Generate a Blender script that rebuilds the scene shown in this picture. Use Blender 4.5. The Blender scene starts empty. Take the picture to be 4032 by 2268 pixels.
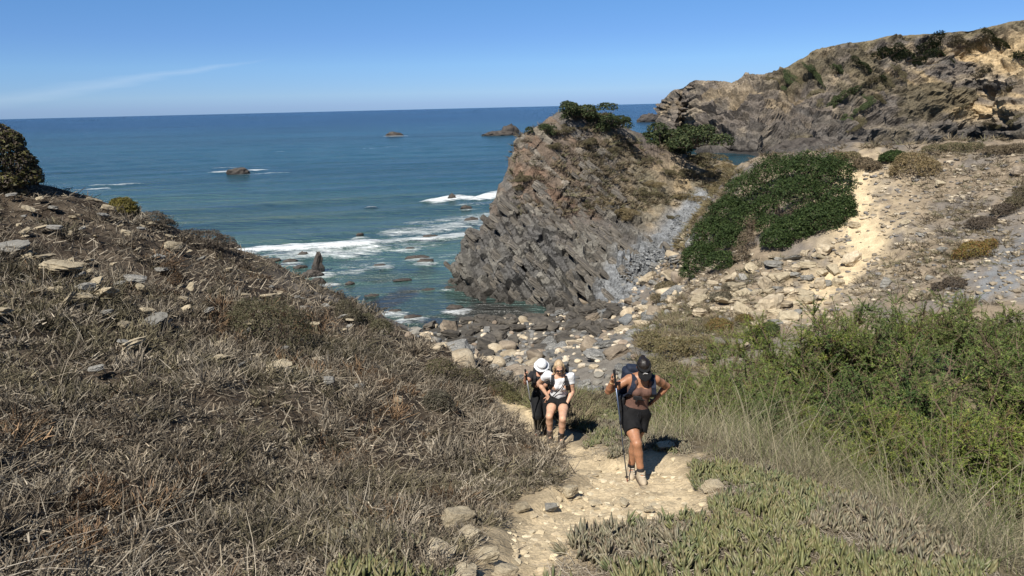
import bpy, math, random
import numpy as np
from mathutils import Matrix, Vector

# ------------------------------------------------------------------ camera, sky, sun, exposure
SC = bpy.context.scene
COL = SC.collection
EYE = np.array([0.0, 0.0, 13.0])          # 13 m above the sea
FPX = 740.0                               # focal length in pixels of a 1024 wide picture
PITCH, ROLL = math.radians(13.75), math.radians(1.37)
_f = np.array([0, math.cos(PITCH), -math.sin(PITCH)])
_r0 = np.array([1.0, 0, 0]); _u0 = np.array([0, math.sin(PITCH), math.cos(PITCH)])
_r = _r0 * math.cos(ROLL) - _u0 * math.sin(ROLL)
_u = _r0 * math.sin(ROLL) + _u0 * math.cos(ROLL)
cam_data = bpy.data.cameras.new('camera'); cam = bpy.data.objects.new('camera', cam_data); COL.objects.link(cam)
cam.matrix_world = Matrix(((_r[0], _u[0], -_f[0], EYE[0]), (_r[1], _u[1], -_f[1], EYE[1]), (_r[2], _u[2], -_f[2], EYE[2]), (0, 0, 0, 1)))
cam_data.sensor_width = 36.0; cam_data.lens = FPX * 36.0 / 1024.0
cam_data.clip_start = 0.05; cam_data.clip_end = 90000.0
SC.camera = cam

def ray(u, v):
    return _f + (u - 512.0) / FPX * _r - (v - 288.0) / FPX * _u
SUN_EL, SUN_AZ = math.radians(50), math.radians(30)    # sun behind the camera, to its left
SUN_DIR = Vector((-math.sin(SUN_AZ) * math.cos(SUN_EL), -math.cos(SUN_AZ) * math.cos(SUN_EL), math.sin(SUN_EL)))
world = bpy.data.worlds.new('World'); SC.world = world; world.use_nodes = True
wn, wl = world.node_tree.nodes, world.node_tree.links
wn.clear()
sky = wn.new('ShaderNodeTexSky'); sky.sky_type = 'NISHITA'; sky.sun_disc = False
sky.sun_elevation = SUN_EL; sky.sun_rotation = math.atan2(SUN_DIR.x, SUN_DIR.y)
sky.altitude = 4000; sky.air_density = 0.6; sky.dust_density = 0.0; sky.ozone_density = 10.0
bg = wn.new('ShaderNodeBackground'); bg.inputs['Strength'].default_value = 0.080
wo = wn.new('ShaderNodeOutputWorld')
# sea haze pales and greys the lowest degrees of the sky, the same all round
def _wm(op, a, b=None, c=None):
    x = wn.new('ShaderNodeMath'); x.operation = op
    for i, q in enumerate((a, b, c)):
        if q is None: continue
        if isinstance(q, (int, float)): x.inputs[i].default_value = q
        else: wl.new(q, x.inputs[i])
    return x.outputs[0]
wc = wn.new('ShaderNodeTexCoord'); wsep = wn.new('ShaderNodeSeparateXYZ'); wl.new(wc.outputs['Generated'], wsep.inputs[0])
el = wsep.outputs['Z']; az = _wm('ARCTAN2', wsep.outputs['X'], wsep.outputs['Y'])
wr = wn.new('ShaderNodeValToRGB'); wl.new(_wm('MULTIPLY', el, 5.0), wr.inputs['Fac']); we = wr.color_ramp.elements
SKYR = [(0.0, (.74, .66, .68)), (0.035, (.90, .75, .72)), (0.10, (1.26, 1.02, .83)), (0.275, (1.56, 1.38, 1.08)), (0.45, (1.58, 1.48, 1.25)), (0.65, (1.66, 1.70, 1.42)), (1.0, (1.66, 1.70, 1.42))]
while len(we) < len(SKYR): we.new(0.5)
for e_, (p_, c_) in zip(we, SKYR): e_.position = p_; e_.color = (c_[0] / 2, c_[1] / 2, c_[2] / 2, 1)
vm = wn.new('ShaderNodeVectorMath'); vm.operation = 'MULTIPLY'; wl.new(sky.outputs['Color'], vm.inputs[0]); wl.new(wr.outputs['Color'], vm.inputs[1])
vs = wn.new('ShaderNodeVectorMath'); vs.operation = 'SCALE'; vs.inputs['Scale'].default_value = 2.0; wl.new(vm.outputs[0], vs.inputs[0])
# a thin veil of cirrus low over the sea
_a = ray(95, 86); _b = ray(275, 58); _a /= np.linalg.norm(_a); _b /= np.linalg.norm(_b)
_az = [math.atan2(q[0], q[1]) for q in (_a, _b)]; _sl = (_b[2] - _a[2]) / (_az[1] - _az[0])
tt = _wm('DIVIDE', _wm('SUBTRACT', az, _az[0]), _az[1] - _az[0])
ln = _wm('ADD', _a[2], _wm('MULTIPLY', _wm('SUBTRACT', az, _az[0]), _sl))
wnz = wn.new('ShaderNodeTexNoise'); wnz.inputs['Scale'].default_value = 9.0; wnz.inputs['Detail'].default_value = 6; wnz.inputs['Roughness'].default_value = 0.6
wmp = wn.new('ShaderNodeMapping'); wmp.inputs['Scale'].default_value = (1, 1, 9); wl.new(wc.outputs['Generated'], wmp.inputs['Vector']); wl.new(wmp.outputs[0], wnz.inputs['Vector'])
dd = _wm('ADD', _wm('SUBTRACT', el, ln), _wm('MULTIPLY', _wm('SUBTRACT', wnz.outputs['Fac'], 0.5), 0.014))
wid = _wm('ADD', 0.0016, _wm('MULTIPLY', _wm('MAXIMUM', _wm('SUBTRACT', 1.0, tt), 0.0), 0.0065))
g1 = _wm('MAXIMUM', _wm('SUBTRACT', 1.0, _wm('DIVIDE', _wm('ABSOLUTE', dd), wid)), 0.0)
ends = _wm('MULTIPLY', _wm('SMOOTH_MIN', _wm('MAXIMUM', _wm('MULTIPLY', _wm('ADD', tt, 1.2), 0.8), 0.0), 1.0, 0.2), _wm('SMOOTH_MIN', _wm('MAXIMUM', _wm('MULTIPLY', _wm('SUBTRACT', 1.0, tt), 2.5), 0.0), 1.0, 0.2))
cm = _wm('MULTIPLY', _wm('MULTIPLY', g1, ends), 0.17)
wmx = wn.new('ShaderNodeMix'); wmx.data_type = 'RGBA'; wl.new(cm, wmx.inputs[0]); wl.new(vs.outputs[0], wmx.inputs[6]); wmx.inputs[7].default_value = (7.0, 8.0, 9.0, 1)
wl.new(wmx.outputs[2], bg.inputs['Color']); wl.new(bg.outputs[0], wo.inputs['Surface'])
sun_data = bpy.data.lights.new('sun', 'SUN'); sun_data.energy = 5.0; sun_data.angle = math.radians(0.53)
sun_data.color = (1.0, 0.95, 0.86)
sun = bpy.data.objects.new('sun', sun_data); COL.objects.link(sun)
sun.rotation_euler = SUN_DIR.to_track_quat('Z', 'Y').to_euler(); sun.location = (-20, -40, 60)
SC.view_settings.view_transform = 'Standard'; SC.view_settings.look = 'None'
SC.view_settings.exposure = 0.45; SC.view_settings.gamma = 1.0; SC.view_settings.use_curve_mapping = False
SC.render.engine = 'CYCLES'
SC.cycles.max_bounces = 5; SC.cycles.diffuse_bounces = 2; SC.cycles.glossy_bounces = 2
SC.cycles.transmission_bounces = 2; SC.cycles.transparent_max_bounces = 6
SC.cycles.caustics_reflective = False; SC.cycles.caustics_refractive = False

RNG = np.random.default_rng(7)

# ------------------------------------------------------------------ helpers: pixels of the photograph -> rays
def at(u, v, d):
    """world point seen at pixel (u, v) whose forward distance is d metres"""
    q = ray(u, v); return EYE + q * (d / q[1])
def at_z(u, v, z):
    q = ray(u, v); return EYE + q * ((z - EYE[2]) / q[2])
def proj(p):
    p = np.asarray(p, float) - EYE
    dd = p @ _f
    return np.stack([512 + FPX * (p @ _r) / dd, 288 - FPX * (p @ _u) / dd], -1)

# ------------------------------------------------------------------ helpers: noise
def _h(ix, iy, iz, s):
    n = (ix.astype(np.int64) * 374761393 + iy.astype(np.int64) * 668265263 + iz.astype(np.int64) * 2147483647 + s * 974634777) & 0xFFFFFFFF
    n = ((n ^ (n >> 13)) * 1274126177) & 0xFFFFFFFF
    n = ((n ^ (n >> 16)) * 2246822519) & 0xFFFFFFFF
    return ((n ^ (n >> 15)) & 0xFFFFFF) / float(0xFFFFFF)
def vnoise(x, y, z=0.0, s=0):
    x, y, z = np.broadcast_arrays(np.asarray(x, float), np.asarray(y, float), np.asarray(z, float))
    ix, iy, iz = np.floor(x), np.floor(y), np.floor(z)
    fx, fy, fz = x - ix, y - iy, z - iz
    fx, fy, fz = fx * fx * (3 - 2 * fx), fy * fy * (3 - 2 * fy), fz * fz * (3 - 2 * fz)
    r = 0
    for a in (0, 1):
        for b in (0, 1):
            for c in (0, 1):
                w = (fx if a else 1 - fx) * (fy if b else 1 - fy) * (fz if c else 1 - fz)
                r = r + w * _h(ix + a, iy + b, iz + c, s)
    return r
def fbm(x, y, z=0.0, s=0, o=4, g=0.5):
    r, a, t = 0, 1.0, 0.0
    for k in range(o):
        m = 2.03 ** k
        r = r + a * vnoise(np.asarray(x) * m + 17.3 * k, np.asarray(y) * m - 9.1 * k, np.asarray(z) * m + 3.7 * k, s + k); t += a; a *= g
    return r / t
def unit(v): return v / (np.linalg.norm(v, axis=-1, keepdims=True) + 1e-9)
def sstep(a, b, x):
    t = np.clip((np.asarray(x, float) - a) / (b - a), 0, 1); return t * t * (3 - 2 * t)
def lerp(a, b, t): return a + (b - a) * t
def mixc(c, d, t):
    t = np.asarray(t)[..., None]; return np.asarray(c) * (1 - t) + np.asarray(d) * t

# ------------------------------------------------------------------ helpers: meshes and objects
def mesh_np(name, V, F, col=None, smooth=False):
    """F: one (M,k) array, or a list of such arrays"""
    V = np.ascontiguousarray(V, np.float32)
    Fs = [np.ascontiguousarray(f, np.int32) for f in (F if isinstance(F, (list, tuple)) else [F]) if len(f)]
    me = bpy.data.meshes.new(name)
    me.vertices.add(len(V)); me.vertices.foreach_set('co', V.ravel())
    lv = np.concatenate([f.ravel() for f in Fs]); tot = np.concatenate([np.full(len(f), f.shape[1], np.int32) for f in Fs])
    st = np.concatenate([[0], np.cumsum(tot)[:-1]]).astype(np.int32)
    me.loops.add(len(lv)); me.loops.foreach_set('vertex_index', lv)
    me.polygons.add(len(tot)); me.polygons.foreach_set('loop_start', st)
    try: me.polygons.foreach_set('loop_total', tot)
    except Exception: pass
    me.polygons.foreach_set('use_smooth', np.full(len(tot), smooth, bool))
    me.update(calc_edges=True)
    if col is not None: set_col(me, col)
    return me
def set_col(me, col):
    a = me.color_attributes.new('Col', 'FLOAT_COLOR', 'POINT')
    c = np.ones((len(me.vertices), 4), np.float32); c[:, :3] = col
    a.data.foreach_set('color', c.ravel())
def link(name, me, mat=None, parent=None, loc=None, rot=None, scale=None):
    o = bpy.data.objects.new(name, me); COL.objects.link(o)
    if mat is not None and me is not None and len(me.materials) == 0: me.materials.append(mat)
    if parent is not None: o.parent = parent
    if loc is not None: o.location = [float(a) for a in loc]
    if rot is not None: o.rotation_euler = [float(a) for a in rot]
    if scale is not None: o.scale = (scale,) * 3 if np.isscalar(scale) else [float(a) for a in scale]
    return o
def tag(o, label=None, cat=None, group=None, kind=None):
    for k, v in (('label', label), ('category', cat), ('group', group), ('kind', kind)):
        if v: o[k] = v
    return o
def empty(name, loc, rz=0.0):
    o = bpy.data.objects.new(name, None); COL.objects.link(o); o.empty_display_size = 0.2
    o.location = [float(a) for a in loc]; o.rotation_euler = (0, 0, float(rz)); return o
def grid_faces(n, m):
    """n rows of m vertices"""
    i = np.arange(n - 1)[:, None] * m + np.arange(m - 1)[None, :]
    return np.stack([i, i + 1, i + m + 1, i + m], -1).reshape(-1, 4)

class TPS:
    def __init__(self, pts, reg=0.02):
        P = np.asarray(pts, float); self.c = P[:, :2]; n = len(P)
        K = self._k(self.c); A = np.zeros((n + 3, n + 3)); A[:n, :n] = K + reg * np.eye(n)
        A[:n, n] = 1; A[:n, n + 1:] = self.c; A[n:, :n] = A[:n, n:].T
        self.w = np.linalg.solve(A, np.concatenate([P[:, 2], np.zeros(3)]))
    def _k(self, q):
        d2 = ((q[:, None, :] - self.c[None]) ** 2).sum(-1); return 0.5 * d2 * np.log(d2 + 1e-9)
    def __call__(self, x, y):
        x = np.asarray(x, float); s = x.shape; q = np.stack([x.ravel(), np.asarray(y, float).ravel()], -1); out = np.empty(len(q))
        n = len(self.c)
        for a in range(0, len(q), 40000):
            b = q[a:a + 40000]; out[a:a + 40000] = self._k(b) @ self.w[:n] + self.w[n] + b @ self.w[n + 1:]
        return out.reshape(s)

def in_poly(x, y, poly):
    x = np.asarray(x, float); r = np.zeros(x.shape, bool); P = np.asarray(poly, float); n = len(P); j = n - 1
    for i in range(n):
        xi, yi, xj, yj = P[i, 0], P[i, 1], P[j, 0], P[j, 1]
        c = ((yi > y) != (yj > y)) & (x < (xj - xi) * (y - yi) / (yj - yi + 1e-12) + xi)
        r ^= c; j = i
    return r
def poly_dist(x, y, poly, closed=True):
    x = np.asarray(x, float); best = np.full(x.shape, 1e9); P = np.asarray(poly, float)
    n = len(P)
    for i in range(n if closed else n - 1):
        a, b = P[i], P[(i + 1) % n]; d = b - a
        t = np.clip(((x - a[0]) * d[0] + (y - a[1]) * d[1]) / (d @ d + 1e-12), 0, 1)
        best = np.minimum(best, np.hypot(x - a[0] - t * d[0], y - a[1] - t * d[1]))
    return best
def soft_poly(x, y, poly, w):
    """1 inside, 0 outside, with a border of width w"""
    d = poly_dist(x, y, poly); s = np.where(in_poly(x, y, poly), d, -d); return sstep(-w, w, s)

# ------------------------------------------------------------------ helpers: procedural materials
class NT:
    def __init__(self, name):
        self.m = bpy.data.materials.new(name); self.m.use_nodes = True
        self.n, self.l = self.m.node_tree.nodes, self.m.node_tree.links
        self.b = self.n['Principled BSDF']
    def new(self, t, **kw):
        x = self.n.new(t)
        for k, v in kw.items(): setattr(x, k, v)
        return x
    def to(self, a, b): self.l.new(a, b)
    def noise(self, scale, detail=4, rough=0.55, vec=None, dist=0.0):
        x = self.new('ShaderNodeTexNoise'); x.inputs['Scale'].default_value = scale; x.inputs['Detail'].default_value = detail
        x.inputs['Roughness'].default_value = rough; x.inputs['Distortion'].default_value = dist
        if vec is not None: self.to(vec, x.inputs['Vector'])
        return x.outputs['Fac']
    def ramp(self, fac, stops):
        x = self.new('ShaderNodeValToRGB'); e = x.color_ramp.elements
        while len(e) < len(stops): e.new(0.5)
        for q, (p, c) in zip(e, stops):
            q.position = p; q.color = (c[0], c[1], c[2], 1) if not np.isscalar(c) else (c, c, c, 1)
        self.to(fac, x.inputs['Fac']); return x.outputs['Color']
    def mix(self, a, b, fac, mode='MIX'):
        x = self.new('ShaderNodeMix', data_type='RGBA', blend_type=mode)
        for i, q in ((6, a), (7, b)):
            if hasattr(q, 'is_linked') or hasattr(q, 'links'): self.to(q, x.inputs[i])
            else: x.inputs[i].default_value = (q[0], q[1], q[2], 1) if not np.isscalar(q) else (q, q, q, 1)
        if np.isscalar(fac): x.inputs[0].default_value = fac
        else: self.to(fac, x.inputs[0])
        return x.outputs[2]
    def math(self, op, a, b=None):
        x = self.new('ShaderNodeMath', operation=op)
        for i, q in ((0, a), (1, b)):
            if q is None: continue
            if np.isscalar(q): x.inputs[i].default_value = q
            else: self.to(q, x.inputs[i])
        return x.outputs[0]
    def attr(self, name='Col'):
        x = self.new('ShaderNodeAttribute'); x.attribute_name = name; return x.outputs['Color']
    def obj_random(self):
        return self.new('ShaderNodeObjectInfo').outputs['Random']
    def coord(self, which='Object'):
        return self.new('ShaderNodeTexCoord').outputs[which]
    def geo(self): return self.new('ShaderNodeNewGeometry')
    def mapping(self, vec, scale=(1, 1, 1), rot=(0, 0, 0)):
        x = self.new('ShaderNodeMapping'); x.inputs['Scale'].default_value = scale; x.inputs['Rotation'].default_value = rot
        self.to(vec, x.inputs['Vector']); return x.outputs['Vector']
    def bump(self, h, strength=0.5, dist=0.02, normal=None):
        x = self.new('ShaderNodeBump'); x.inputs['Strength'].default_value = strength; x.inputs['Distance'].default_value = dist
        self.to(h, x.inputs['Height'])
        if normal is not None: self.to(normal, x.inputs['Normal'])
        return x.outputs['Normal']
    def done(self, base=None, rough=0.9, normal=None, spec=0.25):
        if base is not None:
            if hasattr(base, 'links'): self.to(base, self.b.inputs['Base Color'])
            else: self.b.inputs['Base Color'].default_value = (base[0], base[1], base[2], 1)
        if np.isscalar(rough): self.b.inputs['Roughness'].default_value = rough
        else: self.to(rough, self.b.inputs['Roughness'])
        self.b.inputs['Specular IOR Level'].default_value = spec
        if normal is not None: self.to(normal, self.b.inputs['Normal'])
        return self.m

def mat_col(name, nscale=3.0, amount=0.5, bscale=8.0, bdist=0.03, rough=0.92, spec=0.2, fine=None):
    """colour attribute times a noise, with a fine relief"""
    t = NT(name); c = t.attr(); p = t.geo().outputs['Position']
    n1 = t.noise(nscale, 6, 0.6, p)
    f = t.ramp(n1, [(0.3, 1 - amount), (0.7, 1 + amount)])
    base = t.mix(c, f, 1.0, 'MULTIPLY')
    if fine:
        n3 = t.noise(fine, 3, 0.6, p); base = t.mix(base, t.ramp(n3, [(0.35, 1 - amount * .7), (0.65, 1 + amount * .7)]), 1.0, 'MULTIPLY')
    n2 = t.noise(bscale, 6, 0.65, p)
    return t.done(base, rough, t.bump(n2, 0.8, bdist), spec)
def mat_plain(name, c, rough=0.7, spec=0.3, nscale=0, amount=0.2, bump=0, metallic=0.0):
    t = NT(name); base = c; nrm = None
    t.b.inputs['Metallic'].default_value = metallic
    if nscale:
        n = t.noise(nscale, 5, 0.6, t.coord())
        base = t.mix([a * (1 - amount) for a in c], [min(1, a * (1 + amount)) for a in c], t.ramp(n, [(0.3, 0.0), (0.7, 1.0)]))
        if bump: nrm = t.bump(n, 0.6, bump)
    return t.done(base, rough, nrm, spec)
def mat_leaf(name, rough=0.6, spec=0.25, trans=0.25):
    t = NT(name); c = t.attr()
    t.done(c, rough, None, spec)
    if trans:
        tr = t.new('ShaderNodeBsdfTranslucent'); t.to(c, tr.inputs['Color'])
        ms = t.new('ShaderNodeMixShader'); ms.inputs[0].default_value = trans
        t.to(t.b.outputs[0], ms.inputs[1]); t.to(tr.outputs[0], ms.inputs[2]); t.to(ms.outputs[0], t.n['Material Output'].inputs['Surface'])
    return t.m
# ------------------------------------------------------------------ the ground: hillside, path, gully, boulder beach, far slope
_G = [  # (u, v, forward distance): points of the ground read off the photograph
 (540,576,5.2),(600,520,6.9),(640,483,8.4),(600,462,9.8),(555,443,11.2),(543,433,12.5),(517,409,14.0),
 (50,576,4.3),(250,576,4.8),(400,576,5.05),(100,400,8.0),(20,400,7.6),(100,300,12.0),(10,300,11.5),(100,230,17.0),(10,220,16.5),
 (300,400,9.6),(300,330,14.5),(300,290,19.5),(420,400,11.4),(200,480,6.9),(400,480,8.2),(480,420,12.0),(440,345,19.5),(200,340,12.0),(200,260,18.2),
 (40,186,20.0),(85,197,20.5),(165,226,21.5),(235,247,22.5),(310,282,23.5),(350,302,24.2),(400,332,25.0),
 (470,365,26.0),
 (420,332,42.0),(470,322,44.5),(560,312,47.0),(480,365,29.0),(600,392,21.5),(540,385,22.0),(560,350,30.0),(640,330,35.0),(650,290,42.0),(690,240,49.0),(705,195,60.0),(670,255,47.0),
 (620,402,17.0),(700,430,11.5),(760,450,9.8),(820,520,6.5),(1000,560,5.3),(700,520,6.7),(740,575,5.2),
 (650,352,23.0),(700,305,30.0),(760,322,26.0),(835,286,28.5),(850,250,31.0),(850,220,33.0),(860,187,35.5),(855,157,38.0),
 (1010,262,25.5),(1024,141,37.0),(934,145,38.0),(940,200,32.0),(1020,200,29.5),(920,260,27.5),(780,200,38.0),(735,170,47.0),(690,285,34.0),(720,230,40.0),
]
GP = [tuple(at(*g)) for g in _G]
GP += [(0.0,0.0,11.35),(-3.0,0.0,11.9),(-6,1,12.6),(3.0,0.5,10.9),(7,2,9.8),(-9.5,4,12.2),
       (7.0,9.5,6.6),(11.0,9.0,6.7),(6.0,14.0,5.6),(10.0,15.0,5.9),(8.5,20.0,5.6),(15.0,15.0,6.6),(18,20,7.0),(13,22,5.9),(4.5,18.0,5.4),(22,12,8.5),
       (-16.0,26.0,8.0),(-12.0,28.0,5.5),(-8.0,29.0,3.5),(-5.0,31.0,1.4),(-20.0,24.0,11.0),(-20,32,3.0),(-14,35,-1.0),(-8,38,-1.4),(-3,46,-1.2),(-26,28,10),(-26,14,13.8),(-28,40,-1),
       (-20,10,14.2),(-5.0,36.5,0.35),(-3.0,38,0.5),(-0.5,40,0.7),(-2.5,31,1.9),(-4.6,40,-0.2),(26,30,10.8),(32,36,11.8),(30,22,9.4),
       (27,46,5.0),(18,50,3.6),(34,50,5.5),(22,60,1.2),(34,64,1.6),(14,62,3.0),(40,80,0.4),(20,80,-0.5)]
GT = TPS(GP, 0.05)
def _axis(knots):
    out = []
    for (a, b, n) in knots: out.append(np.linspace(a, b, n, endpoint=False))
    return np.concatenate(out + [[knots[-1][1]]])
GX = _axis([(-30, -12, 46), (-12, -6, 44), (-6, 6, 140), (6, 14, 55), (14, 30, 72), (30, 44, 16)])
GY = _axis([(-5, 3.6, 10), (3.6, 10, 95), (10, 18, 66), (18, 30, 76), (30, 50, 70), (50, 84, 26)])
X, Y = np.meshgrid(GX, GY)
PATH = [at(*q)[:2] for q in [(492,578,5.15),(508,545,6.0),(508,522,6.85),(528,508,7.3),(560,492,8.0),(588,479,8.55),(586,466,9.4),(596,459,9.9),(612,463,9.6),(652,454,9.9),(676,460,9.5),(686,478,8.6),(702,498,7.7),(707,513,7.1),(676,518,7.0),(624,523,6.8),(588,533,6.5),(558,549,5.95),(551,578,5.15)]]
PATH2 = [at(*q)[:2] for q in [(590,466,9.4),(570,452,10.5),(552,440,11.3),(540,428,12.4),(520,412,13.8),(500,402,14.8)]]
HPATH = [at(*q)[:2] for q in [(815,300,27.6),(822,285,28.5),(850,268,29.8),(870,250,30.9),(860,232,32.1),(852,214,33.5),(858,198,34.6),(856,184,35.7),(850,172,36.8)]]
z = GT(X, Y)
CH = np.array([at(622,284,44.0)[:2], at(640,262,47.5)[:2], at(660,240,51.0)[:2], at(684,214,55.5)[:2], at(704,194,60.5)[:2]])      # the grey scree chute
m_path = np.maximum(soft_poly(X, Y, PATH, 0.14), 1 - sstep(0.22, 0.5, poly_dist(X, Y, PATH2, False)))
m_hpath = 1 - sstep(0.35, 1.05, poly_dist(X, Y, HPATH, False) + 0.35 * (fbm(X * 1.1, Y * 1.1, 0, 91) - 0.5))
m_far = sstep(24, 27, Y + 0.55 * np.maximum(X - 4, 0) - 2)
dP = poly_dist(X, Y, PATH)
# relief: tussocks on the hillside, trodden path a little lower, gravelly slope with rills
z = z + (1 - np.maximum(m_path, m_hpath)) * (0.30 * (fbm(X * 0.7, Y * 0.7, 0, 3) - 0.5) + 0.16 * (fbm(X * 2.2, Y * 2.2, 0, 5) - 0.5)) \
      + 0.05 * (fbm(X * 5, Y * 5, 0, 6, 3) - 0.5) - 0.10 * m_path + m_path * (0.07 * (fbm(X * 4.2, Y * 4.2, 0, 14, 3) - .5) + 0.05 * (fbm(X * 9, Y * 9, 0, 15, 2) - .5))
z = z + sstep(24, 30, Y) * 0.35 * (fbm(X * 0.5, Y * 0.35, 0, 8) - 0.5)
_sr = sstep(22.5, 25, Y + 0.28 * (X - 6)) * sstep(3.5, 5.5, X - 0.12 * (Y - 22)) * (1 - m_hpath)
z = z + _sr * (0.55 * (fbm(X * 0.55, Y * 0.4, 0, 9, 4) - .5) + 0.22 * (fbm(X * 2.6, Y * 2.6, 0, 10, 3) - .5))
st = np.floor(vnoise(X * .2, Y * .2, 0, 55) + z / 0.34) * 0.34            # steps in the far path
z = z - m_hpath * 0.16 + m_hpath * 0.5 * (sstep(0.35, 0.65, (z / 0.42) % 1.0) - (z / 0.42) % 1.0) * 0.42
def ground(x, y):
    x = np.asarray(x, float); y = np.asarray(y, float)
    i = np.clip(np.searchsorted(GX, x) - 1, 0, len(GX) - 2); j = np.clip(np.searchsorted(GY, y) - 1, 0, len(GY) - 2)
    fx = np.clip((x - GX[i]) / (GX[i + 1] - GX[i]), 0, 1); fy = np.clip((y - GY[j]) / (GY[j + 1] - GY[j]), 0, 1)
    return (z[j, i] * (1 - fx) + z[j, i + 1] * fx) * (1 - fy) + (z[j + 1, i] * (1 - fx) + z[j + 1, i + 1] * fx) * fy
def gnormal(x, y, e=0.12):
    n = np.stack([ground(x - e, y) - ground(x + e, y), ground(x, y - e) - ground(x, y + e), np.full(np.shape(x), 2 * e)], -1)
    return n / np.linalg.norm(n, axis=-1, keepdims=True)
def hit(u, v, d0=3.5, d1=70.0):
    """where the sight line through a pixel meets the ground"""
    q = ray(u, v); q = q / q[1]; d = np.linspace(d0, d1, 1400); P = EYE + d[:, None] * q
    below = np.nonzero(P[:, 2] < ground(P[:, 0], P[:, 1]))[0]
    k = below[0] if len(below) else len(d) - 1
    p = P[k].copy(); p[2] = ground(p[0], p[1]); return p
# soil colours by what the ground is there
SOIL = np.array([0.055, 0.042, 0.031]); SAND = np.array([0.53, 0.425, 0.275]); SCREE = np.array([0.235, 0.188, 0.135]); GREY = np.array([0.20, 0.205, 0.21])
LITTER = np.array([0.105, 0.083, 0.06])
n_a = fbm(X * 0.8, Y * 0.8, 0, 21); n_b = fbm(X * 3.1, Y * 3.1, 0, 23)
gc = mixc(np.broadcast_to(SOIL, X.shape + (3,)), LITTER, sstep(0.4, 0.62, n_b))
right_near = sstep(0.5, 2.5, X - 0.12 * Y) * (1 - m_far)
gc = mixc(gc, [0.20, 0.17, 0.105], right_near * 0.7)
slope_r = sstep(22.5, 25, Y + 0.28 * (X - 6)) * sstep(3.5, 5.5, X - 0.12 * (Y - 22))
gc = mixc(gc, SCREE, slope_r)
gc = mixc(gc, [0.165, 0.145, 0.125], slope_r * sstep(0.45, 0.65, n_a))
m_rs = soft_poly(X, Y, [hit(*q)[:2] for q in [(1030,225),(985,262),(945,298),(960,305),(1034,300)]], 0.8)
gc = mixc(gc, GREY * 0.92, m_rs * sstep(0.3, 0.5, n_b))
gc = mixc(gc, SAND * 0.95, np.clip(sstep(3.2, 0.6, poly_dist(X, Y, HPATH, False)) * sstep(0.35, 0.6, n_b), 0, 1) * 0.6)
beach = sstep(19, 21.5, Y - 0.15 * X) * (1 - slope_r) * sstep(-7.5, -5, X + 0.0 * Y)
gc = mixc(gc, [0.17, 0.155, 0.135], beach)
m_ch = 1 - sstep(1.2, 2.4, poly_dist(X, Y, CH, False) + 1.2 * (n_a - 0.5))
gc = mixc(gc, np.array([0.195, 0.202, 0.208]), m_ch)
gc = mixc(gc, SAND * .86, np.clip(sstep(.75, .05, np.minimum(dP, poly_dist(X, Y, PATH2, False) - .25) + .5 * (n_b - .5)), 0, 1) * .85)
gc = mixc(gc, SAND, np.maximum(m_path, m_hpath))
dry = sstep(0.9, 0.2, z)                                                          # wet stones at the water's edge
gc = mixc(gc, [0.05, 0.047, 0.042], dry * (1 - m_ch))
m_ground = mat_col('ground_earth', 2.5, 0.28, 14, 0.035, 0.95, 0.1, fine=28)
gnd = link('ground', mesh_np('ground', np.stack([X, Y, z], -1).reshape(-1, 3), grid_faces(len(GY), len(GX)), gc.reshape(-1, 3), True), m_ground)
tag(gnd, 'hillside, sandy footpath and gully falling to the boulder beach', kind='structure')

# ------------------------------------------------------------------ headland: tilted beds of slate and greywacke
_H = [(449,284,54.6),(480,297,51.0),(530,309,47.6),(565,306,46.3),(590,297,45.4),(612,272,47.0),(640,246,51.5),(520,250,51.6),(520,200,56.2),(480,265,53.0),
      (560,240,52.0),(560,180,57.6),(600,240,52.6),(600,185,58.4),(560,140,61.0),(572,112,63.5),(600,122,64.0),(640,138,66.0),(640,180,61.5),(680,150,70.0),(680,180,63.5),
      (718,162,76.0),(705,195,61.5),(512,152,60.4),(503,190,58.4),(468,238,56.0),(535,128,61.5),(545,290,48.5),(470,245,55.0)]
HP = [tuple(at(*q)) for q in _H]
for u, v, d, k in [(449,284,54.6,1.2),(480,297,51.0,1.2),(530,309,47.6,1.2)]:
    p = at(u, v, d); HP.append((p[0] - 1.0, p[1] - 2.2, -2.6))
for u, v, d in [(512,150,61),(503,188,59),(468,236,57)]:
    p = at(u, v, d); HP.append((p[0] - 1.3, p[1] + .8, p[2] - 5.0)); HP.append((p[0] - 3.5, p[1] + 1.5, -2.5))
HP += [(-8,54,-3),(-6,64,-3),(-3.0,70,-2),(1.5,70,7),(5.5,70,10.5),(8,72,9.5),(14,76,8.2),(22,82,7.0),(4,80,0),(14,88,0),(26,92,0),(-2,80,-3),(30,80,3.0),(28,70,4.0),(8.5,44.5,1.0),(12,50,2.8),(5,42.8,0.2)]
HT = TPS(HP, 0.02)
hx = _axis([(-9, 9, 210), (9, 20, 74), (20, 32, 20)]); hy = _axis([(41.5, 64, 290), (64, 92, 36)])
HX, HY = np.meshgrid(hx, hy); HZ = HT(HX, HY)
HZ = np.maximum(HZ, -2.5)
hn = np.stack([-np.gradient(HZ, hx, axis=1), -np.gradient(HZ, hy, axis=0), np.ones_like(HZ)], -1); hn /= np.linalg.norm(hn, axis=-1, keepdims=True)
BN = np.array([0.66, -0.10, 0.74]); BN /= np.linalg.norm(BN)             # normal of the beds
BT = np.cross(BN, [0, 0, 1.0]); BT /= np.linalg.norm(BT); BD = np.cross(BT, BN)   # strike and dip
hp = np.stack([HX, HY, HZ], -1)
wob = 0.9 * (fbm(HX * 0.25, HY * 0.25, HZ * 0.25, 31, 3) - 0.5)[..., None] * BN
q = hp + wob
qn, qt, qd = q @ BN, q @ BT, q @ BD
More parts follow.
